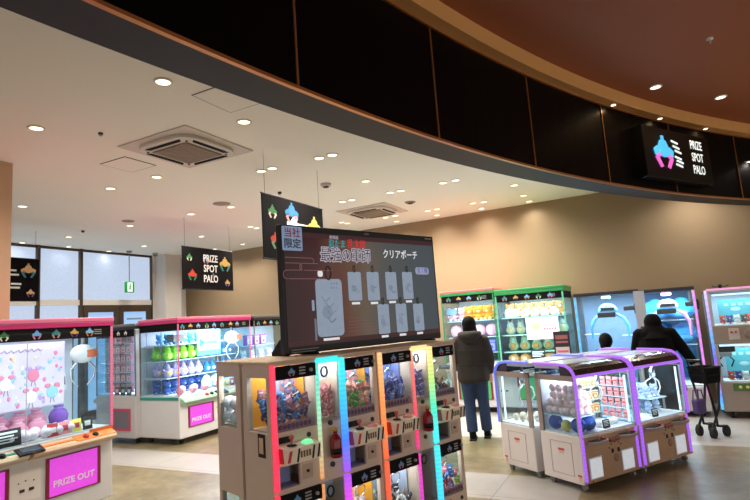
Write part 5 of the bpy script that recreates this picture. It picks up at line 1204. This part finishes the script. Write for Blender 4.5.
def person(label, loc, rz, H, J, pose):
    """the figure faces +y; J = colours and cut of the clothes"""
    t = thing('person', label, 'person', loc, rz); k = H / 1.60
    hipL, hipR = (-.085, 0, .84), (.085, 0, .84)
    kneeL, kneeR, ankL, ankR = pose['kneeL'], pose['kneeR'], pose['ankL'], pose['ankR']
    lean = pose.get('lean', 0); hx, hy = pose.get('head', (0, .02 + lean * 1.1))
    def ln(z): return lean * max(0, (z - .85) / .5)
    shL, shR = (-.165, ln(1.30), 1.29), (.165, ln(1.30), 1.29)
    elL, elR, wrL, wrR = pose['elL'], pose['elR'], pose['wrL'], pose['wrR']
    hz = 1.475 - pose.get('drop', 0)
    b = MB()
    lofted(b, [(0, 0, .76, .13, .10), (0, 0, .88, .155, .105), (0, ln(1.0), 1.0, .125, .085), (0, ln(1.2), 1.2, .145, .095), (0, ln(1.3), 1.31, .13, .075), (0, ln(1.36), 1.36, .055, .05)])
    b.tube([(0, ln(1.34), 1.33), (hx * .6, hy * .8, hz - .07)], [.052, .048], 12)
    b.ell((hx, hy, hz + .02), .075, .092, .105, 18); b.ell((hx, hy + .03, hz - .055), .052, .055, .05, 12)
    b.tube([(hx, hy + .085, hz + .03), (hx, hy + .108, hz - .008)], [.010, .015], 8)
    for g in (-1, 1): b.ell((hx + g * .076, hy - .005, hz + .005), .012, .022, .03, 8)
    for s0, e0, w0, g in ((shL, elL, wrL, 1), (shR, elR, wrR, -1)):
        b.tube([s0, e0, w0], [.052, .04, .026], 12); b.ell(s0, .055, .055, .055, 10); b.ell(e0, .04, n=10)
        d = Vector(w0) - Vector(e0); hand(b, w0, d, (g, .5, 0))
    for h0, k0, a0 in ((hipL, kneeL, ankL), (hipR, kneeR, ankR)):
        b.tube([h0, k0, a0], [.088, .056, .038], 14); b.ell(k0, .057, n=10)
        b.tube([(a0[0], a0[1] - .03, a0[2] - .04), (a0[0] * 1.05, a0[1] + .15, a0[2] - .055)], [.034, .028], 10)
    body = remesh(b, 'body', SKIN, .0065, t, 4)
    for g in (-1, 1): MB().ell((hx + g * .032, hy + .085, hz + .025), .012, .008, .008, 10).build('eye', mat('eye_black', (20, 18, 20), .3), body)
    MB().tube([(hx - .024, hy + .082, hz - .048), (hx, hy + .088, hz - .05), (hx + .024, hy + .082, hz - .048)], .006, 8).build('mouth', mat('lips', (170, 90, 84), .5), body)
    # trousers
    q = MB(); lofted(q, [(0, 0, .74, .15, .115), (0, 0, .86, .172, .12), (0, 0, .95, .145, .105)])
    for h0, k0, a0 in ((hipL, kneeL, ankL), (hipR, kneeR, ankR)): q.tube([h0, k0, (a0[0], a0[1], a0[2] + .01)], [.105, J.get('leg', .075), J.get('leg', .075) * .95], 16)
    tro = remesh(q, 'trousers', J['tmat'], .010, t, 5)
    # shoes
    for a0 in (ankL, ankR):
        q = MB(); q.tube([(a0[0], a0[1] - .055, a0[2] - .035), (a0[0], a0[1] + .02, a0[2] - .035), (a0[0] * 1.05, a0[1] + .165, a0[2] - .05)], [.042, .047, .036], 12); q.tube([(a0[0], a0[1], a0[2] - .03), (a0[0], a0[1], a0[2] + .05)], .046, 12)
        sh = remesh(q, 'shoe', J.get('smat', BLACKM), .008, t, 3)
        MB().prism([(a0[0] - .042, a0[1] - .09), (a0[0] + .042, a0[1] - .09), (a0[0] + .05, a0[1] + .12), (a0[0] + .02, a0[1] + .20), (a0[0] - .025, a0[1] + .20), (a0[0] - .045, a0[1] + .12)], a0[2] - .085, a0[2] - .065, 'z').build('sole', RUBBER, sh)
    # jacket or coat
    q = MB(); hem = J['hem']; fl_ = J.get('flare', 0)
    secs = [(0, ln(hem), hem, .195 + fl_, .15 + fl_), (0, ln(hem), hem + .05, .215 + fl_ * .9, .165 + fl_ * .8)]
    secs += [(0, ln(.95), .96, .20 + fl_ * .3, .15 + fl_ * .2), (0, ln(1.15), 1.15, .205, .15), (0, ln(1.28), 1.28, .20, .125), (0, ln(1.35), 1.35, .12, .09), (0, ln(1.38), 1.39, .085, .08)]
    lofted(q, secs)
    for s0, e0, w0 in ((shL, elL, wrL), (shR, elR, wrR)):
        w1 = Vector(e0).lerp(Vector(w0), .97)
        q.tube([(s0[0] * .9, s0[1], s0[2] - .01), s0, e0, w1], [.08, .085, .07, .052], 14); q.ell(e0, .07, n=10); q.ell((s0[0], s0[1], s0[2] - .01), .085, .085, .08, 10)
    jk = remesh(q, 'jacket', J['jmat'], .010, t, 6)
    if J.get('seams'):
        for z in J['seams']:
            mb = MB(); n = 28
            mb.tube([((.212 if z < 1.2 else .205) * math.cos(2 * PI * i / n), ln(z) + .158 * math.sin(2 * PI * i / n), z) for i in range(n + 1)], .0045, 6, caps=False); mb.build('seam', J['smat2'], jk)
    if J.get('hood') == 'down':
        q = MB(); n = 16
        pts = [(.125 * math.cos(PI * 1.0 + PI * i / n), -.02 + .13 * math.sin(PI + PI * i / n), 1.375 - .02 * math.sin(PI * i / n)) for i in range(n + 1)]
        q.tube(pts, [.035 + .028 * math.sin(PI * i / n) for i in range(n + 1)], 12); q.ell((0, -.125, 1.32), .115, .055, .085, 14)
        remesh(q, 'hood', J['jmat'], .009, jk, 5)
    # hair or hood up
    q = MB()
    if J.get('hood') == 'up':
        q.ell((hx, hy - .02, hz + .025), .105, .115, .125, 18); q.tube([(hx, hy - .02, hz - .02), (hx * .8, hy * .7 - .02, hz - .12), (0, ln(1.2) - .01, 1.20)], [.105, .12, .17], 16); q.ell((hx, hy - .06, hz + .09), .06, .06, .05, 12); [q.tube([(hx, hy - .03, hz - .06), (g * .10, ln(1.25) - .02, 1.27), (g * .18, ln(1.2), 1.20)], [.09, .09, .06], 14) for g in (-1, 1)]
        remesh(q, 'hood', J['jmat'], .010, t, 5)
    if True:
        q = MB(); hb = J.get('bulk', 1.0); q.ell((hx, hy - .018, hz + .035), .094 * hb, .104, .108 * hb, 18); q.ell((hx, hy - .06, hz - .03), .090, .066, .115, 14)
        for i, (x0, y0, x1, y1, z1, r) in enumerate(J.get('locks', ())): q.tube([(hx + x0, hy + y0, hz + .03), (hx + (x0 + x1) / 2 * 1.1, hy + (y0 + y1) / 2, hz - .08), (hx + x1, hy + y1, z1)], [r, r * .95, r * .5], 10)
        hr = remesh(q, 'hair', J['hmat'], .009, t, 4)
    t.scale = (k * J.get('wide', 1), k, k)
    return t
HAIR = mat('dark_hair', (9, 7, 7), .7, noise=.2, scale=40, spec=.12)
JKT = mat('brown_grey_jacket', (42, 36, 32), .85, noise=.12, scale=14, bump=.3)
JEANS = mat('blue_jeans', (38, 56, 88), .85, noise=.15, scale=20, bump=.2)
BLK = mat('black_cloth', (6, 6, 7), .9, noise=.15, scale=12, spec=.15)
wp = dict(kneeL=(-.085, .03, .45), kneeR=(.095, .06, .46), ankL=(-.075, -.03, .088), ankR=(.105, .10, .088), elL=(-.235, -.01, 1.04), elR=(.235, .0, 1.04), wrL=(-.20, .16, .90), wrR=(.215, .10, .84))
p1 = person('person in dark brown hooded jacket and blue jeans facing the salmon topped machine', (1.175, 7.12, 0), math.radians(-14), 1.57,
            dict(jmat=JKT, tmat=JEANS, smat=BLACKM, hem=.74, hood='down', hmat=HAIR, locks=((.05, -.03, .10, -.10, 1.22, .035), (.02, -.07, .05, -.13, 1.26, .04), (-.04, -.06, -.05, -.11, 1.33, .04)), seams=(1.16, .98), smat2=mat('jacket_seam', (48, 40, 36), .8), leg=.076), wp)
bp_ = dict(kneeL=(-.09, .0, .45), kneeR=(.09, .02, .45), ankL=(-.09, -.02, .088), ankR=(.09, .02, .088), elL=(-.23, .12, 1.05), elR=(.30, .06, 1.06), wrL=(-.18, .30, 1.0), wrR=(.40, .02, .86), lean=.06, drop=.07)
p3 = person('person in long black hooded coat bending toward the blue cushion machine', (3.45, 6.80, 0), math.radians(-22), 1.50,
            dict(jmat=BLK, tmat=BLK, smat=BLACKM, hem=.50, hood='up', wide=1.06, flare=.07, hmat=HAIR, leg=.078), bp_)
cp_ = dict(kneeL=(-.08, .02, .45), kneeR=(.08, .02, .45), ankL=(-.08, 0, .088), ankR=(.08, .0, .088), elL=(-.22, .02, 1.05), elR=(.22, .02, 1.05), wrL=(-.20, .16, .9), wrR=(.20, .16, .9))
p2 = person('dark haired child standing behind the low machines before the empty blue lit machine', (2.99, 7.20, 0), math.radians(-55), 1.20,
            dict(jmat=BLK, tmat=mat('dark_trousers', (34, 34, 42), .8), smat=BLACKM, hem=.74, hmat=HAIR, leg=.075, bulk=1.3), cp_)
# ================================================================ shopping cart beside the person in the black coat
ct = thing('push_cart', 'black push cart with basket beside the person in the long black coat', 'cart', (3.80, 6.46, 0), math.radians(20))
ct.scale = (.74, .9, 1.1)
bs = MB()
for z, s in ((.56, .85), (.64, .92), (.72, 1.0)):
    n = [(-.17 * s, -.13 * s, z), (.17 * s, -.13 * s, z), (.17 * s, .13 * s, z), (-.17 * s, .13 * s, z), (-.17 * s, -.13 * s, z)]
    bs.tube(n, .010 if z > .7 else .005, 6)
for i in range(9):
    for y in (-.13, .13): bs.tube([(-.145 + i * .036, y * .85, .56), (-.17 + i * .0425, y, .72)], .004, 5)
for i in range(6):
    for x in (-.17, .17): bs.tube([(x * .85, -.11 + i * .044, .56), (x, -.13 + i * .052, .72)], .004, 5)
bs.box(-.145, .145, -.11, .11, .555, .563)
bs.add([(-.142, -.108, .56), (.142, -.108, .56), (.142, .108, .56), (-.142, .108, .56), (-.165, -.126, .715), (.165, -.126, .715), (.165, .126, .715), (-.165, .126, .715)], [(0, 1, 5, 4), (1, 2, 6, 5), (2, 3, 7, 6), (3, 0, 4, 7)])
bs.build('basket', BLACKM, ct)
fr = MB()
for y in (-.10, .10):
    fr.tube([(-.13, y, .56), (-.05, y, .30), (-.03, y, .12), (.14, y, .10)], .016, 8); fr.tube([(.13, y, .56), (.05, y, .30), (-.14, y, .10)], .016, 8); fr.tube([(-.10, y, .56), (-.20, y, .80)], .012, 8)
fr.tube([(-.20, -.10, .80), (-.20, .10, .80)], .014, 8); fr.tube([(-.03, -.10, .12), (-.03, .10, .12)], .010, 8)
fr.build('frame', BLACK, ct)
for x in (-.14, .14):
    for y in (-.10, .10):
        wl = MB(); wl.tube([(x, y - .025, .055), (x, y + .025, .055)], .055, 14); wl.box(x - .012, x + .012, y - .028, y + .028, .05, .115); wl.build('wheel', RUBBER, ct)
bg_ = thing('tote_bag', 'purple tote bag hanging low between the black coat and the push cart', 'bag', (3.58, 6.28, .26), math.radians(25))
MB().prism([(-.07, .04), (.07, .04), (.08, .20), (-.08, .20)], -.04, .04).build('bag_body', mat('bag_purple', (72, 52, 104), .8, noise=.1), bg_, .02)
for y in (-.04, .04): MB().tube([(-.05, y * .8, .19), (-.04, y * .5, .30), (.04, y * .5, .30), (.05, y * .8, .19)], .008, 6).build('handle', mat('bag_purple', (96, 70, 130), .8), bg_)
